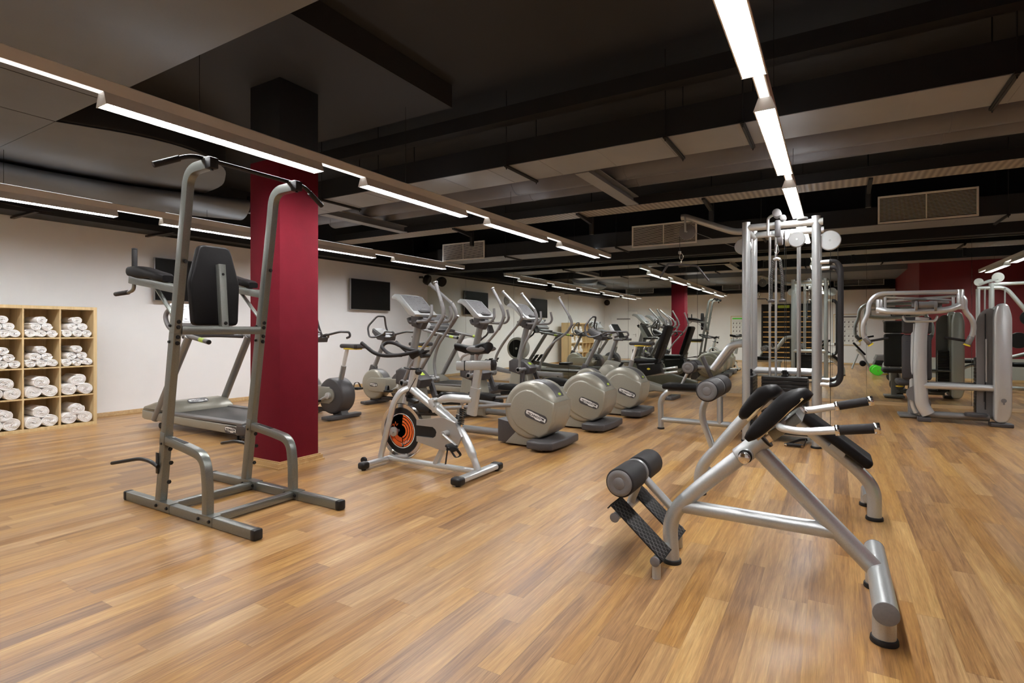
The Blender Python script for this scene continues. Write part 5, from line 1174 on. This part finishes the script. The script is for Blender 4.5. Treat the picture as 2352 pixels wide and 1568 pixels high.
def stack(x0, x1, y0, y1, z0, n, th, rods, ztop):
    for i in range(n):
        g = G(); g.box(((x0+x1)/2, (y0+y1)/2, z0+th*(i+0.5)), (x1-x0, y1-y0, th*0.88), bev=0.003, seg=1); part('weight_plate', g, 'blackp', cs)
    for (x, y) in rods:
        g = G(); g.cyl((x, y, z0-0.05), (x, y, ztop), 0.0125, n=14); part('guide_rod', g, 'steel', cs, smooth=60)
    cx, cy = (x0+x1)/2, (y0+y1)/2
    g = G(); g.cyl((cx, cy, z0+n*th), (cx, cy, z0+n*th+0.07), 0.024, n=14); g.cyl((cx, cy, z0+n*th), (cx, cy, z0+n*th+0.02), 0.035, n=14); g.cyl((cx, cy, z0+n*th+0.045), (cx, cy, z0+n*th+0.055), 0.035, n=14); part('stack_stem', g, 'blackp', cs)
    g = G(); g.cyl((cx, cy, z0+n*th+0.07), (cx, cy, ztop), 0.003, n=6); part('cable', g, 'blackp', cs)
stack(-0.69, -0.24, 6.56, 6.74, 0.14, 14, 0.040, ((-0.612, 6.65), (-0.335, 6.65)), 2.30)
stack(-0.69, -0.24, 6.80, 6.95, 0.14, 13, 0.040, ((-0.57, 6.88), (-0.33, 6.88)), 2.30)
stack(-0.875, -0.765, 6.46, 6.90, 0.14, 14, 0.040, ((-0.82, 6.54), (-0.82, 6.82)), 2.28)
g = G(); g.box((-0.465, 6.75, 0.11), (0.60, 0.48, 0.05), bev=0.01); g.box((-0.82, 6.68, 0.11), (0.13, 0.48, 0.05), bev=0.01); part('stack_base', g, 'blackp', t)
def pulley(x, y, z, r, mat='silver2', ax=(0, 1, 0), w=0.024):
    g = G(); g.lathe([(0.001, -w), (r-0.006, -w), (r, -w+0.006), (r, w-0.006), (r-0.006, w), (0.001, w)], (x, y, z), ax, 34); p_ = part('pulley_cover', g, mat, cs, smooth=40)
    a_ = Vector(ax); g = G(); g.cyl(Vector((x, y, z))-a_*(w+0.006), Vector((x, y, z))+a_*(w+0.006), 0.010, n=10); part('pulley_bolt', g, 'steel', p_)
pulley(-0.035, 6.42, 2.125, 0.100); pulley(-0.335, 6.45, 2.165, 0.082, 'greyp'); pulley(-0.875, 6.55, 2.145, 0.088); pulley(-0.50, 6.55, 2.20, 0.070, 'mgrey', (1, 0, 0)); pulley(-0.44, 6.72, 2.22, 0.08, 'silver2', (1, 0, 0))
g = G(); g.tube([(-0.60, 6.33, 2.21), (-0.60, 6.33, 2.40), (-0.54, 6.33, 2.43)], 0.014, f=0.03, n=12); g.tube([(-0.60, 6.33, 2.21), (-0.53, 6.33, 2.205)], 0.014, n=12); part('hook_bracket', g, 'silver2', t, smooth=60)
g = G(); g.cyl((-0.515, 6.27, 2.435), (-0.515, 6.40, 2.435), 0.042, n=26, bev=0.006); g.cyl((-0.46, 6.33, 2.39), (-0.46, 6.42, 2.39), 0.030, n=20, bev=0.004); part('swivel_head', g, 'mgrey', t)
g = G(); g.box((-0.505, 6.30, 2.27), (0.055, 0.05, 0.18), bev=0.015); part('pulley_fork', g, 'dgrey', t)
g = G(); g.cyl((-0.28, 6.36, 2.355), (-0.28, 6.36, 2.375), 0.052, n=24, bev=0.006); part('top_cap', g, 'silver2', t)
for (a_, b_) in (((-0.03, 6.42, 2.03), (-0.03, 6.42, 0.14)), ((0.035, 6.42, 2.1), (0.035, 6.42, 1.93)), ((-0.86, 6.55, 2.1), (-1.42, 6.65, 2.37))):
    g = G(); g.cyl(a_, b_, 0.0028, n=6); part('cable', g, 'blackp' if b_[0] > -1 else 'steel', t)
# guard handles on the right
for y in (6.37, 7.00):
    g = G(); g.tube([(PX[1], y, 1.90), (-0.02, y, 1.905), (0.055, y, 1.87), (0.060, y, 1.70), (0.060, y, 0.85), (0.055, y, 0.70), (-0.02, y, 0.655), (PX[1], y, 0.655)], 0.021, f=0.07, n=18); ub = part('side_handle', g, 'silver2', t, smooth=60)
    g = G(); g.tube([(-0.04, y, 1.905), (0.02, y, 1.90), (0.060, y, 1.84), (0.060, y, 1.70), (0.060, y, 0.85), (0.060, y, 0.72), (0.02, y, 0.66), (-0.04, y, 0.655)], 0.0255, f=0.06, n=18); part('foam_sleeve', g, 'foam', ub, smooth=60)
# pulldown arm and lat bar
YA = 6.66
g = G(); g.tube([(-0.83, YA, 2.335), (-0.98, YA, 2.335), (-1.53, YA, 2.568), (-1.58, YA, 2.568)], 0.037, f=0.09, n=22); la = part('pulldown_arm', g, 'silver', t, smooth=60)
g = G(); g.tube([(-1.54, YA-0.02, 2.57), (-1.525, YA-0.055, 2.54), (-1.52, YA-0.055, 2.38)], 0.012, f=0.02, n=12); part('pulley_hanger', g, 'silver2', la, smooth=60)
pulley(-1.51, YA-0.01, 2.385, 0.095, 'mgrey')
g = G(); g.cyl((-1.60, YA, 2.35), (-1.60, YA, 2.15), 0.003, n=6); part('cable', g, 'blackp', t)
t2_ = thing('lat_bar', 'black angled lat pulldown bar hanging on a chain from the pulldown arm', 'exercise bar', (-1.56, YA, 2.0), world=True)
g = G(); g.tube([(-1.805, YA-0.12, 1.845), (-1.71, YA-0.10, 2.005), (-1.42, YA+0.10, 1.985), (-1.29, YA+0.14, 1.80)], 0.013, f=0.02, n=12); part('bar', g, 'dgrey', t2_, smooth=60)
def links(th_, x, y, z0, z1, n, r=0.016):
    for i in range(n):
        z = z0+(z1-z0)*i/max(n-1, 1); g = G(); rot = (i % 2)
        pts = [(x+(0 if rot else r*math.cos(a)), y+(r*math.cos(a) if rot else 0), z+r*1.7*math.sin(a)) for a in [2*math.pi*k/14 for k in range(14)]]
        g.tube(pts, 0.0042, n=7, closed=True); part('chain_link', g, 'chrome', th_, smooth=60)
links(t2_, -1.60+0.02, YA, 2.095, 2.03, 2, 0.022); 
g = G(); g.box((-1.60, YA, 2.145), (0.03, 0.03, 0.035), bev=0.006); part('swivel', g, 'steel', t2_)
# triceps rope
tr = thing('triceps_rope', 'grey twisted triceps rope with black end caps hanging from a carabiner on the cable station', 'exercise rope', (-0.515, 6.30, 1.95), world=True)
g = G(); pts = [(-0.515+0.022*math.cos(a)*(1 if math.sin(a) < 0 else 0.7), 6.30, 2.055+0.045*math.sin(a)) for a in [2*math.pi*k/20 for k in range(20)]]; g.tube(pts, 0.005, n=8, closed=True); g.cyl((-0.515, 6.30, 2.01), (-0.515, 6.30, 1.97), 0.007, n=8); g.cyl((-0.515, 6.30, 2.10), (-0.515, 6.30, 2.18), 0.006, n=8); part('carabiner', g, 'chrome', tr, smooth=60)
g = G(); g.tube([(-0.545, 6.30, 1.945), (-0.515, 6.30, 1.962), (-0.485, 6.30, 1.945)], 0.017, f=0.02, n=14); part('yoke_clamp', g, 'steel', tr, smooth=60)
for s, x0_, x1_ in ((-1, -0.545, -0.567), (1, -0.485, -0.463)):
    g = G(); N = 110
    for st in range(3):
        pts = []
        for i in range(N):
            u = i/(N-1); z = 1.945-0.42*u; x = x0_+(x1_-x0_)*min(1, u*2.5); a = u*42+st*2*math.pi/3
            pts.append((x+0.0085*math.cos(a), 6.30+0.0085*math.sin(a), z))
        g.tube(pts, 0.0085, n=8)
    part('rope_strand', g, 'rope', tr, smooth=60)
    g = G(); g.lathe([(0.008, 0.03), (0.012, 0.022), (0.034, 0.010), (0.036, 0.0), (0.030, -0.014), (0.001, -0.016)], (x1_, 6.30, 1.515), (0, 0, 1), 22); part('rope_cap', g, 'dgrey', tr)
# lat pulldown seat in front of the station
t = thing('pulldown_seat', 'silver pulldown seat with black pad and two foam thigh rollers, left of the cable station', 'exercise bench', (-1.4, YA, 0), world=True)
g = G(); g.tube([(-1.826, YA, 0.012), (-1.832, YA, 0.36), (-1.74, YA, 0.470), (-1.08, YA, 0.470)], 0.034, f=0.11, n=20); part('seat_frame', g, 'silver', t, smooth=60)
g = G(); foot_pad(g, -1.826, YA, 0.042); part('foot_cap', g, 'rubber', t)
g = G(); g.tube([(-1.82, YA, 0.118), (-0.87, YA, 0.118)], 0.033, n=18); part('floor_tube', g, 'silver', t, smooth=60)
g = G(); g.tube([(-1.14, YA, 0.118), (-1.14, YA, 0.470)], 0.034, n=18); part('rear_post', g, 'silver', t, smooth=60)
g = G(); g.box((-1.57, YA, 0.535), (0.42, 0.30, 0.065), bev=0.028, seg=4); part('seat_pad', g, 'vinyl', t)
for y in (YA-0.13, YA+0.17):
    g = G(); g.tube([(-0.88, y, 1.055), (-1.00, y, 1.045), (-1.17, y, 0.80), (-1.20, y, 0.76)], 0.038, f=0.12, n=20); part('support_arm', g, 'silver', t, smooth=60)
g = G(); g.tube([(-1.20, YA-0.13, 0.775), (-1.20, YA+0.17, 0.775)], 0.025, n=14); g.tube([(-1.20, YA, 0.775), (-1.40, YA, 0.775)], 0.020, n=14); part('cross_tube', g, 'silver', t, smooth=60)
g = G(); g.rtube([(-1.325, YA-0.05, 0.90), (-1.20, YA-0.05, 0.60)], 0.045, 0.045, c=0.012, up=(1, 0, 0)); part('lever', g, 'dgrey', t)
g = G(); g.tube([(-1.49, YA, 0.74), (-1.60, YA, 0.50)], 0.018, n=12); part('roller_stay', g, 'silver2', t, smooth=60)
g = G(); g.tube([(-1.455, YA-0.22, 0.775), (-1.455, YA+0.24, 0.775)], 0.014, n=12); part('roller_axle', g, 'greyp', t)
roller(t, -1.455, 0.775, YA-0.22, YA-0.02, 0.074, -1); roller(t, -1.455, 0.775, YA+0.03, YA+0.23, 0.074, 1)
# single handle on the floor
t = thing('cable_handle', 'black cable handle with chrome ends lying on the floor by the cable station', 'handle', (-0.35, 6.30, 0), world=True)
g = G(); g.cyl((-0.42, 6.30, 0.024), (-0.29, 6.30, 0.024), 0.018, n=18, bev=0.004); part('grip', g, 'foam', t)
g = G(); g.cyl((-0.445, 6.30, 0.024), (-0.42, 6.30, 0.024), 0.010, 0.016, n=14); g.cyl((-0.29, 6.30, 0.024), (-0.265, 6.30, 0.024), 0.016, 0.010, n=14); part('chrome_end', g, 'chrome', t)
g = G(); g.tube([(-0.44, 6.30, 0.02), (-0.40, 6.42, 0.015), (-0.30, 6.50, 0.05), (-0.24, 6.48, 0.06)], 1.0, f=0.05, prof=[(-0.002, -0.012), (0.002, -0.012), (0.002, 0.012), (-0.002, 0.012)]); g.tube([(-0.27, 6.30, 0.02), (-0.26, 6.40, 0.02), (-0.25, 6.48, 0.06)], 1.0, f=0.05, prof=[(-0.002, -0.012), (0.002, -0.012), (0.002, 0.012), (-0.002, 0.012)]); part('strap', g, 'rubber', t)
# ------------------------------------------------------------------ chest press (back towards the camera)
YP = 8.97
t = thing('chest_press_machine', 'white-silver chest press machine with curved arms and charcoal back pads, right, before the mirror', 'weight machine', (1.35, YP+0.2, 0), world=True)
oval = [(0.075*math.cos(2*math.pi*i/24), 0.045*math.sin(2*math.pi*i/24)) for i in range(24)]
g = G(); g.tube([(1.075, YP, 0.10), (1.005, YP, 0.22), (0.985, YP, 0.60), (0.985, YP, 1.10), (1.010, YP, 1.38)], 1.0, f=0.12, prof=oval, up=(0, 1, 0)); part('front_post', g, 'silver2', t, smooth=60)
g = G(); g.tube([(0.955, YP+0.09, 0.10), (0.915, YP+0.09, 0.20), (0.905, YP+0.09, 0.60), (0.93, YP+0.09, 1.30)], 0.03, f=0.1, n=16); part('rear_post', g, 'silver2', t, smooth=60)
g = G(); g.box((1.03, YP+0.02, 0.03), (0.14, 0.12, 0.06), bev=0.01); part('post_foot', g, 'dgrey', t)
g = G(); g.tube([(1.0, YP, 0.478), (1.80, YP, 0.478)], 0.042, n=20); part('cross_tube', g, 'silver2', t, smooth=60)
g = G(); g.tube([(1.03, YP+0.06, 0.095), (1.70, YP+0.06, 0.095)], 0.045, n=18); part('base_tube', g, 'greyp', t, smooth=60)
g = G(); g.lathe([(0.001, -0.02), (0.11, -0.02), (0.115, 0), (0.11, 0.02), (0.001, 0.02)], (1.56, YP+0.02, 0.13), (0, 0, 1), 28); part('floor_pulley', g, 'dgrey', t)
g = G(); g.lathe([(0.001, -0.015), (0.12, -0.015), (0.12, 0.015), (0.001, 0.015)], (1.00, YP+0.14, 0.22), (0, 1, 0), 28); g.lathe([(0.001, -0.015), (0.10, -0.015), (0.10, 0.015), (0.001, 0.015)], (0.94, YP+0.05, 0.36), (0, 1, 0), 24); part('cable_wheel', g, 'mgrey', t)
# weight tower with shroud
sec = fillet([(1.725, 0.05, 0), (1.725, 1.40, 0), (1.76, 1.545, 0), (1.86, 1.545, 0), (1.90, 1.38, 0), (1.90, 0.20, 0), (1.86, 0.05, 0)], 0.07, 5, True)
g = G(); g.prism([(p.x, p.y) for p in sec], (0, YP-0.06, 0), (1, 0, 0), (0, 0, 1), (0, 0.10, 0), bev=0.025, seg=4); g.prism([(p.x, p.y) for p in sec], (0.03, YP+0.30, -0.02), (1, 0, 0), (0, 0, 1), (0, 0.10, 0), bev=0.025, seg=4); part('shroud_rim', g, 'silver2', t, smooth=55)
g = G(); g.box((1.80, YP+0.17, 0.78), (0.12, 0.26, 1.40), bev=0.02); part('shroud_side', g, 'creamd', t)
g = G(); sec2 = fillet([(1.575, 0.14, 0), (1.575, 1.36, 0), (1.64, 1.47, 0), (1.74, 1.50, 0), (1.74, 0.10, 0), (1.62, 0.08, 0)], 0.05, 4, True)
g.prism([(p.x, p.y) for p in sec2], (0, YP+0.06, 0), (1, 0, 0), (0, 0, 1), (0, 0.012, 0)); part('shroud_panel', g, 'mgrey', t)
g = G(); g.cyl((1.66, YP+0.05, 0.20), (1.66, YP+0.05, 1.42), 0.006, n=8); g.cyl((1.655, YP+0.045, 0.42), (1.655, YP+0.045, 0.30), 0.010, n=8); part('lift_cable', g, 'blackp', t)
g = G()
for i in range(16): g.box((1.66, YP+0.20, 0.16+0.045*i), (0.16, 0.12, 0.040), bev=0.002, seg=1)
part('weight_stack', g, 'blackp', t)
g = G(); g.cyl((1.665, YP+0.03, 1.10), (1.665, YP+0.03, 0.55), 0.009, n=10); part('pin_rail', g, 'steel', t)
g = G(); g.box((1.80, YP-0.0, 0.025), (0.22, 0.16, 0.045), bev=0.008); part('tower_foot', g, 'dgrey', t)
g = G(); g.cyl((1.812, YP-0.085, 0.335), (1.812, YP-0.088, 0.335), 0.026, n=20); g.box((1.812, YP-0.0865, 0.30), (0.018, 0.003, 0.03)); part('round_emblem', g, 'mgrey', t)
# top yoke
g = G(); g.tube([(0.51, YP-0.03, 1.50), (0.62, YP-0.08, 1.465), (0.95, YP-0.12, 1.450), (1.28, YP-0.08, 1.475), (1.395, YP-0.03, 1.535)], 0.040, f=0.18, n=20); part('yoke', g, 'silver2', t, smooth=60)
for x, z0, z1 in ((0.535, 1.44, 1.625), (1.400, 1.48, 1.73)):
    g = G(); g.cyl((x, YP-0.03, z0), (x, YP-0.03, z1), 0.040, n=22, bev=0.004); g.cyl((x, YP-0.03, z1), (x, YP-0.03, z1+0.006), 0.036, n=20); part('pivot_barrel', g, 'silver2', t, smooth=60)
for (x, y, z, w) in ((0.93, YP+0.02, 1.625, 0.13), (1.18, YP-0.02, 1.575, 0.11)):
    g = G(); g.lathe([(0.001, -0.014), (w-0.008, -0.014), (w, -0.006), (w, 0.006), (w-0.008, 0.014), (0.001, 0.014)], (x, y, z), (0.06, 0, 1), 30); g.cyl((x, y, z-0.10), (x, y, z), 0.035, n=16); part('cam_disc', g, 'mgrey', t)
g = G(); g.cyl((0.95, YP-0.13, 1.545), (1.15, YP-0.13, 1.54), 0.042, n=20, bev=0.006); g.lathe([(0.001, -0.012), (0.065, -0.012), (0.065, 0.012), (0.001, 0.012)], (0.93, YP-0.13, 1.53), (1, 0, 0), 22); g.lathe([(0.001, -0.012), (0.065, -0.012), (0.065, 0.012), (0.001, 0.012)], (1.13, YP-0.13, 1.52), (1, 0, 0), 22); part('cam_roller', g, 'greyp', t)
for (a_, b_, r_) in (((0.56, YP, 1.60), (1.36, YP+0.02, 1.655), 0.018), ((0.60, YP-0.01, 1.665), (1.34, YP, 1.60), 0.014), ((0.60, YP-0.02, 1.66), (0.60, YP-0.02, 1.50), 0.018), ((1.33, YP-0.02, 1.64), (1.33, YP-0.02, 1.50), 0.018)):
    g = G(); g.tube([a_, b_], r_, n=12); part('link_rod', g, 'silver2', t, smooth=60)
g = G(); g.tube([(0.80, YP-0.02, 1.40), (0.82, YP-0.04, 1.33), (1.14, YP-0.04, 1.33), (1.17, YP-0.02, 1.40)], 0.016, f=0.03, n=12); part('head_bracket', g, 'silver2', t, smooth=60)
for (pts, hy) in (([(1.39, YP-0.03, 1.705), (0.52, YP-0.03, 1.712), (0.415, YP-0.03, 1.60), (0.410, YP-0.03, 1.44), (0.345, YP-0.02, 1.30), (0.350, YP, 1.13), (0.425, YP+0.02, 1.03)], 0), ([(1.41, YP-0.03, 1.65), (1.445, YP-0.03, 1.60), (1.440, YP-0.02, 1.47), (1.535, YP, 1.33), (1.540, YP+0.02, 1.18), (1.485, YP+0.04, 1.04)], 1)):
    g = G(); g.tube(pts, 0.030, f=0.11, n=18); pa = part('press_arm', g, 'silver2', t, smooth=60)
    e = Vector(pts[-1]); d = (e-Vector(pts[-2])).normalized()
    g = G(); g.cyl(e-d*0.10, e+d*0.01, 0.034, n=18, bev=0.004); part('arm_sleeve', g, 'greyp', pa)
    g = G(); g.cyl(e+d*0.01, e+d*0.030, 0.034, 0.040, n=18, bev=0.003); part('yellow_cap', g, 'yellow', pa)
    x1_ = e.x+(0.22 if hy == 0 else -0.23)
    g = G(); g.cyl((e.x, e.y+0.02, e.z+0.03), (x1_, e.y+0.08, e.z+0.075), 0.017, n=16, bev=0.003); part('hand_grip', g, 'foam', pa)
# reflected twin handles are the same arms; pads
g = G(); g.box((0.96, YP+0.115, 0.845), (0.325, 0.085, 0.61), bev=0.035, seg=4, rot=rotx(-3)); part('back_pad', g, 'vinylg', t)
g = G(); g.box((0.96, YP+0.105, 1.275), (0.325, 0.085, 0.225), bev=0.035, seg=4); part('head_pad', g, 'vinylg', t)
g = G()
for x in (0.85, 1.07):
    for z in (1.06, 0.62): g.cyl((x, YP+0.075, z), (x, YP+0.070, z), 0.008, n=8)
part('bolts', g, 'blackp', t)
g = G(); g.box((0.93, YP+0.38, 0.49), (0.36, 0.40, 0.08), bev=0.035, seg=4); part('seat', g, 'vinylg', t)
g = G(); g.rtube([(0.93, YP+0.38, 0.05), (0.93, YP+0.38, 0.45)], 0.08, 0.08, c=0.01, up=(0, 1, 0)); g.box((0.93, YP+0.40, 0.03), (0.30, 0.30, 0.04), bev=0.01); part('seat_post', g, 'greyp', t)
g = G(); g.tube([(0.93, YP+0.38, 0.09), (1.02, YP+0.06, 0.09)], 0.035, n=14); g.tube([(1.75, YP+0.30, 0.50), (0.98, YP+0.20, 0.50)], 0.02, n=12); part('seat_strut', g, 'greyp', t)
g = G(); g.ell((0.80, YP+0.42, 0.42), (0.05, 0.012, 0.012)); part('seat_lever', g, 'yellow', t)
# ------------------------------------------------------------------ machines only seen in the mirror
t = thing('pulley_tower', 'white-silver pulley tower with white discs and black weight plates, seen in the mirror at right', 'weight machine', (2.8, 7.3, 0), world=True)
g = G(); g.tube([(2.67, 7.3, 0.02), (2.67, 7.3, 2.14)], 0.045, n=20); g.tube([(2.42, 7.55, 0.02), (2.42, 7.55, 2.02)], 0.035, n=18); part('post', g, 'silver2', t, smooth=60)
g = G(); g.tube([(2.45, 7.3, 2.05), (2.88, 7.3, 2.05), (3.20, 7.3, 1.55), (3.35, 7.3, 1.30)], 0.038, f=0.12, n=18); part('lever_arm', g, 'silver2', t, smooth=60)
g = G(); g.tube([(2.67, 7.3, 2.12), (3.50, 7.3, 2.13)], 0.032, n=16); part('top_arm', g, 'silver2', t, smooth=60)
for (x, z, r_) in ((2.47, 2.17, 0.075), (2.76, 2.25, 0.095)):
    g = G(); g.lathe([(0.001, -0.02), (r_, -0.02), (r_, 0.02), (0.001, 0.02)], (x, 7.33, z), (0, 1, 0), 26); part('pulley_cover', g, 'white', t)
g = G(); g.tube([(2.47, 7.33, 2.12), (2.62, 7.33, 2.18), (2.76, 7.33, 2.22)], 0.03, n=12); part('pulley_bridge', g, 'silver2', t)
for (x, z) in ((3.22, 1.45), (3.05, 1.02)):
    g = G(); g.lathe([(0.03, -0.02), (0.15, -0.02), (0.155, 0), (0.15, 0.02), (0.03, 0.02)], (x, 7.38, z), (0, 1, 0), 28); part('weight_plate', g, 'blackp', t)
for x in (2.56, 2.86):
    g = G(); g.cyl((x, 7.35, 0.4), (x, 7.35, 2.04), 0.014, n=10); part('guide_rod', g, 'steel', t)
g = G(); g.tube([(2.67, 7.3, 0.09), (3.5, 7.3, 0.09)], 0.04, n=14); g.tube([(2.67, 7.3, 0.60), (3.45, 7.3, 0.85)], 0.035, n=14); g.tube([(2.1, 7.4, 0.02), (2.1, 7.4, 0.35), (2.3, 7.4, 0.52), (2.67, 7.3, 0.55)], 0.03, f=0.1, n=14); part('base_frame', g, 'silver', t)
g = G(); g.box((2.30, 7.40, 0.60), (0.36, 0.28, 0.07), bev=0.025, seg=3); g.box((3.15, 7.3, 0.55), (0.40, 0.30, 0.08), bev=0.03, seg=3); part('pad', g, 'vinyl', t)
# wall bars
t = thing('wall_bars', 'black wall ladder with honey wooden rungs, seen in the mirror through the cable station', 'wall bars', (-1.40, YB+0.06, 0), world=True)
g = G(); g.box((-1.40, YB+0.012, 1.17), (1.98, 0.022, 2.10)); part('back_board', g, 'blackp', t)
for x in (-2.37, -1.40, -0.43):
    g = G(); g.box((x, YB+0.07, 1.17), (0.05, 0.10, 2.10), bev=0.004); part('side_post', g, 'blackp', t)
for i in range(10):
    g = G(); g.tube([(-2.34, YB+0.09, 0.20+0.192*i), (-0.45, YB+0.09, 0.20+0.192*i)], 0.020, n=12); part('rung', g, 'barwood', t, smooth=60)
g = G(); g.box((-1.45, YB+0.09, 2.12), (0.75, 0.012, 0.11)); part('sign_plate', g, 'lime', t)
g = G(); g.lathe([(0.04, 0), (0.06, 0), (0.06, 0.01), (0.04, 0.01)], (-1.35, YB+0.03, 1.38), (0, 1, 0)); g.box((-1.35, YB+0.035, 1.80), (0.18, 0.004, 0.03)); part('emblem', g, 'greyp', t)
def poster(x0, x1, z0, z1, lab, seed):
    t = thing('framed_poster', lab, 'poster', ((x0+x1)/2, YB, z0), group='framed exercise charts', world=True)
    cx, cz = (x0+x1)/2, (z0+z1)/2
    g = G()
    for x in (x0, x1): g.box((x, YB+0.012, cz), (0.025, 0.022, z1-z0+0.025), bev=0.003, seg=1)
    for z in (z0, z1): g.box((cx, YB+0.012, z), (x1-x0, 0.022, 0.025), bev=0.003, seg=1)
    part('frame', g, 'birch', t)
    g = G(); g.box((cx, YB+0.006, cz), (x1-x0, 0.008, z1-z0)); sh = part('sheet', g, 'whitep', t)
    random.seed(seed); g = G(); g.box((cx, YB+0.0115, z1-0.09), (x1-x0-0.10, 0.002, 0.05)); part('title_band', g, 'green' if seed == 1 else 'mgrey', sh)
    g = G()
    for r_ in range(5):
        z = z1-0.20-(z1-z0-0.26)*r_/5
        g.box((cx, YB+0.0112, z), (x1-x0-0.10, 0.0015, 0.004))
        for c_ in range(6):
            if random.random() < .85: 
                xx = x0+0.09+(x1-x0-0.18)*c_/5; g.ell((xx, YB+0.0115, z-0.08), (0.018, 0.001, 0.03), n=8, m=6); g.ell((xx+0.01, YB+0.0115, z-0.045), (0.010, 0.001, 0.010), n=8, m=6)
    part('chart_drawing', g, 'mgrey', sh)['kind'] = 'stuff'
    return t
poster(-3.50, -2.75, 0.75, 1.78, 'framed exercise chart with green title band, seen in the mirror left of the wall bars', 1)
poster(0.0, 0.80, 0.70, 1.80, 'framed exercise chart seen in the mirror right of the cable station', 2)
# incline bench, step boxes, barbell, weight bench to the right of the camera
t = thing('incline_bench', 'folding incline bench with black pads, seen in the mirror below the framed chart', 'exercise bench', (0.72, 0.9, 0), world=True)
g = G(); g.tube([(0.98, 0.95, 0.03), (0.80, 0.95, 0.40), (0.62, 0.95, 0.62)], 0.03, f=0.05, n=14); g.tube([(0.50, 0.95, 0.03), (0.66, 0.95, 0.48)], 0.025, n=14); g.tube([(0.98, 0.72, 0.03), (0.98, 1.18, 0.03)], 0.025, n=12); g.tube([(0.50, 0.75, 0.03), (0.50, 1.15, 0.03)], 0.025, n=12); part('bench_frame', g, 'silver', t)
g = G(); g.box((0.69, 0.95, 0.64), (0.50, 0.26, 0.06), bev=0.02, rot=roty(50)); part('bench_pad', g, 'vinyl', t)
g = G(); g.cyl((0.78, 0.78, 0.18), (0.78, 1.12, 0.18), 0.085, n=24, bev=0.01); part('foam_roll', g, 'vinyl', t)
for i, (w, lb) in enumerate(((0.50, 'grey step box at the bottom of its stack, seen in the mirror by green plates'), (0.46, 'dark step box in the middle of its stack, seen in the mirror by green plates'), (0.40, 'grey step box on top of its stack, seen in the mirror by green plates'))):
    g = G(); g.prism([(-w/2, 0), (w/2, 0), (w/2-0.06, 0.15), (-w/2+0.06, 0.15)], (1.28, 0.5, 0.152*i), (1, 0, 0), (0, 0, 1), (0, 0.9, 0), bev=0.012)
    solo('step_box', g, 'mgrey' if i != 1 else 'blackp', lb, 'step', (1.28, 0.95, 0.152*i), group='stacked step boxes')
t = thing('barbell', 'short barbell with bright green plates on the floor, seen in the mirror at right', 'barbell', (1.0, 3.35, 0), world=True)
g = G(); g.cyl((0.98, 3.05, 0.13), (1.02, 3.75, 0.13), 0.013, n=12); part('bar', g, 'chrome', t)
for y in (3.12, 3.19, 3.61, 3.68):
    g = G(); g.lathe([(0.015, -0.022), (0.125, -0.022), (0.130, -0.015), (0.130, 0.015), (0.125, 0.022), (0.015, 0.022)], (0.98+0.04*(y-3.05)/0.7, y, 0.13), (0, 1, 0), 32); part('green_plate', g, 'green', t)
t = thing('flat_bench', 'silver flat bench with black pad standing by the green plates, seen in the mirror', 'exercise bench', (1.35, 3.1, 0), world=True)
g = G(); g.tube([(1.20, 3.2, 0.01), (1.20, 3.2, 0.30), (1.30, 3.2, 0.38), (1.65, 3.2, 0.38)], 0.03, f=0.08, n=14); g.tube([(1.20, 2.9, 0.01), (1.20, 2.9, 0.30), (1.30, 2.9, 0.38), (1.65, 2.9, 0.38)], 0.03, f=0.08, n=14); g.tube([(1.65, 2.85, 0.38), (1.65, 3.25, 0.38)], 0.03, n=12); g.tube([(1.65, 3.05, 0.02), (1.65, 3.05, 0.38)], 0.03, n=12); g.tube([(1.20, 3.2, 0.12), (1.65, 3.05, 0.12)], 0.025, n=12); part('bench_frame', g, 'silver', t)
g = G(); g.box((1.45, 3.05, 0.44), (0.50, 0.28, 0.06), bev=0.02); part('bench_pad', g, 'vinyl', t)
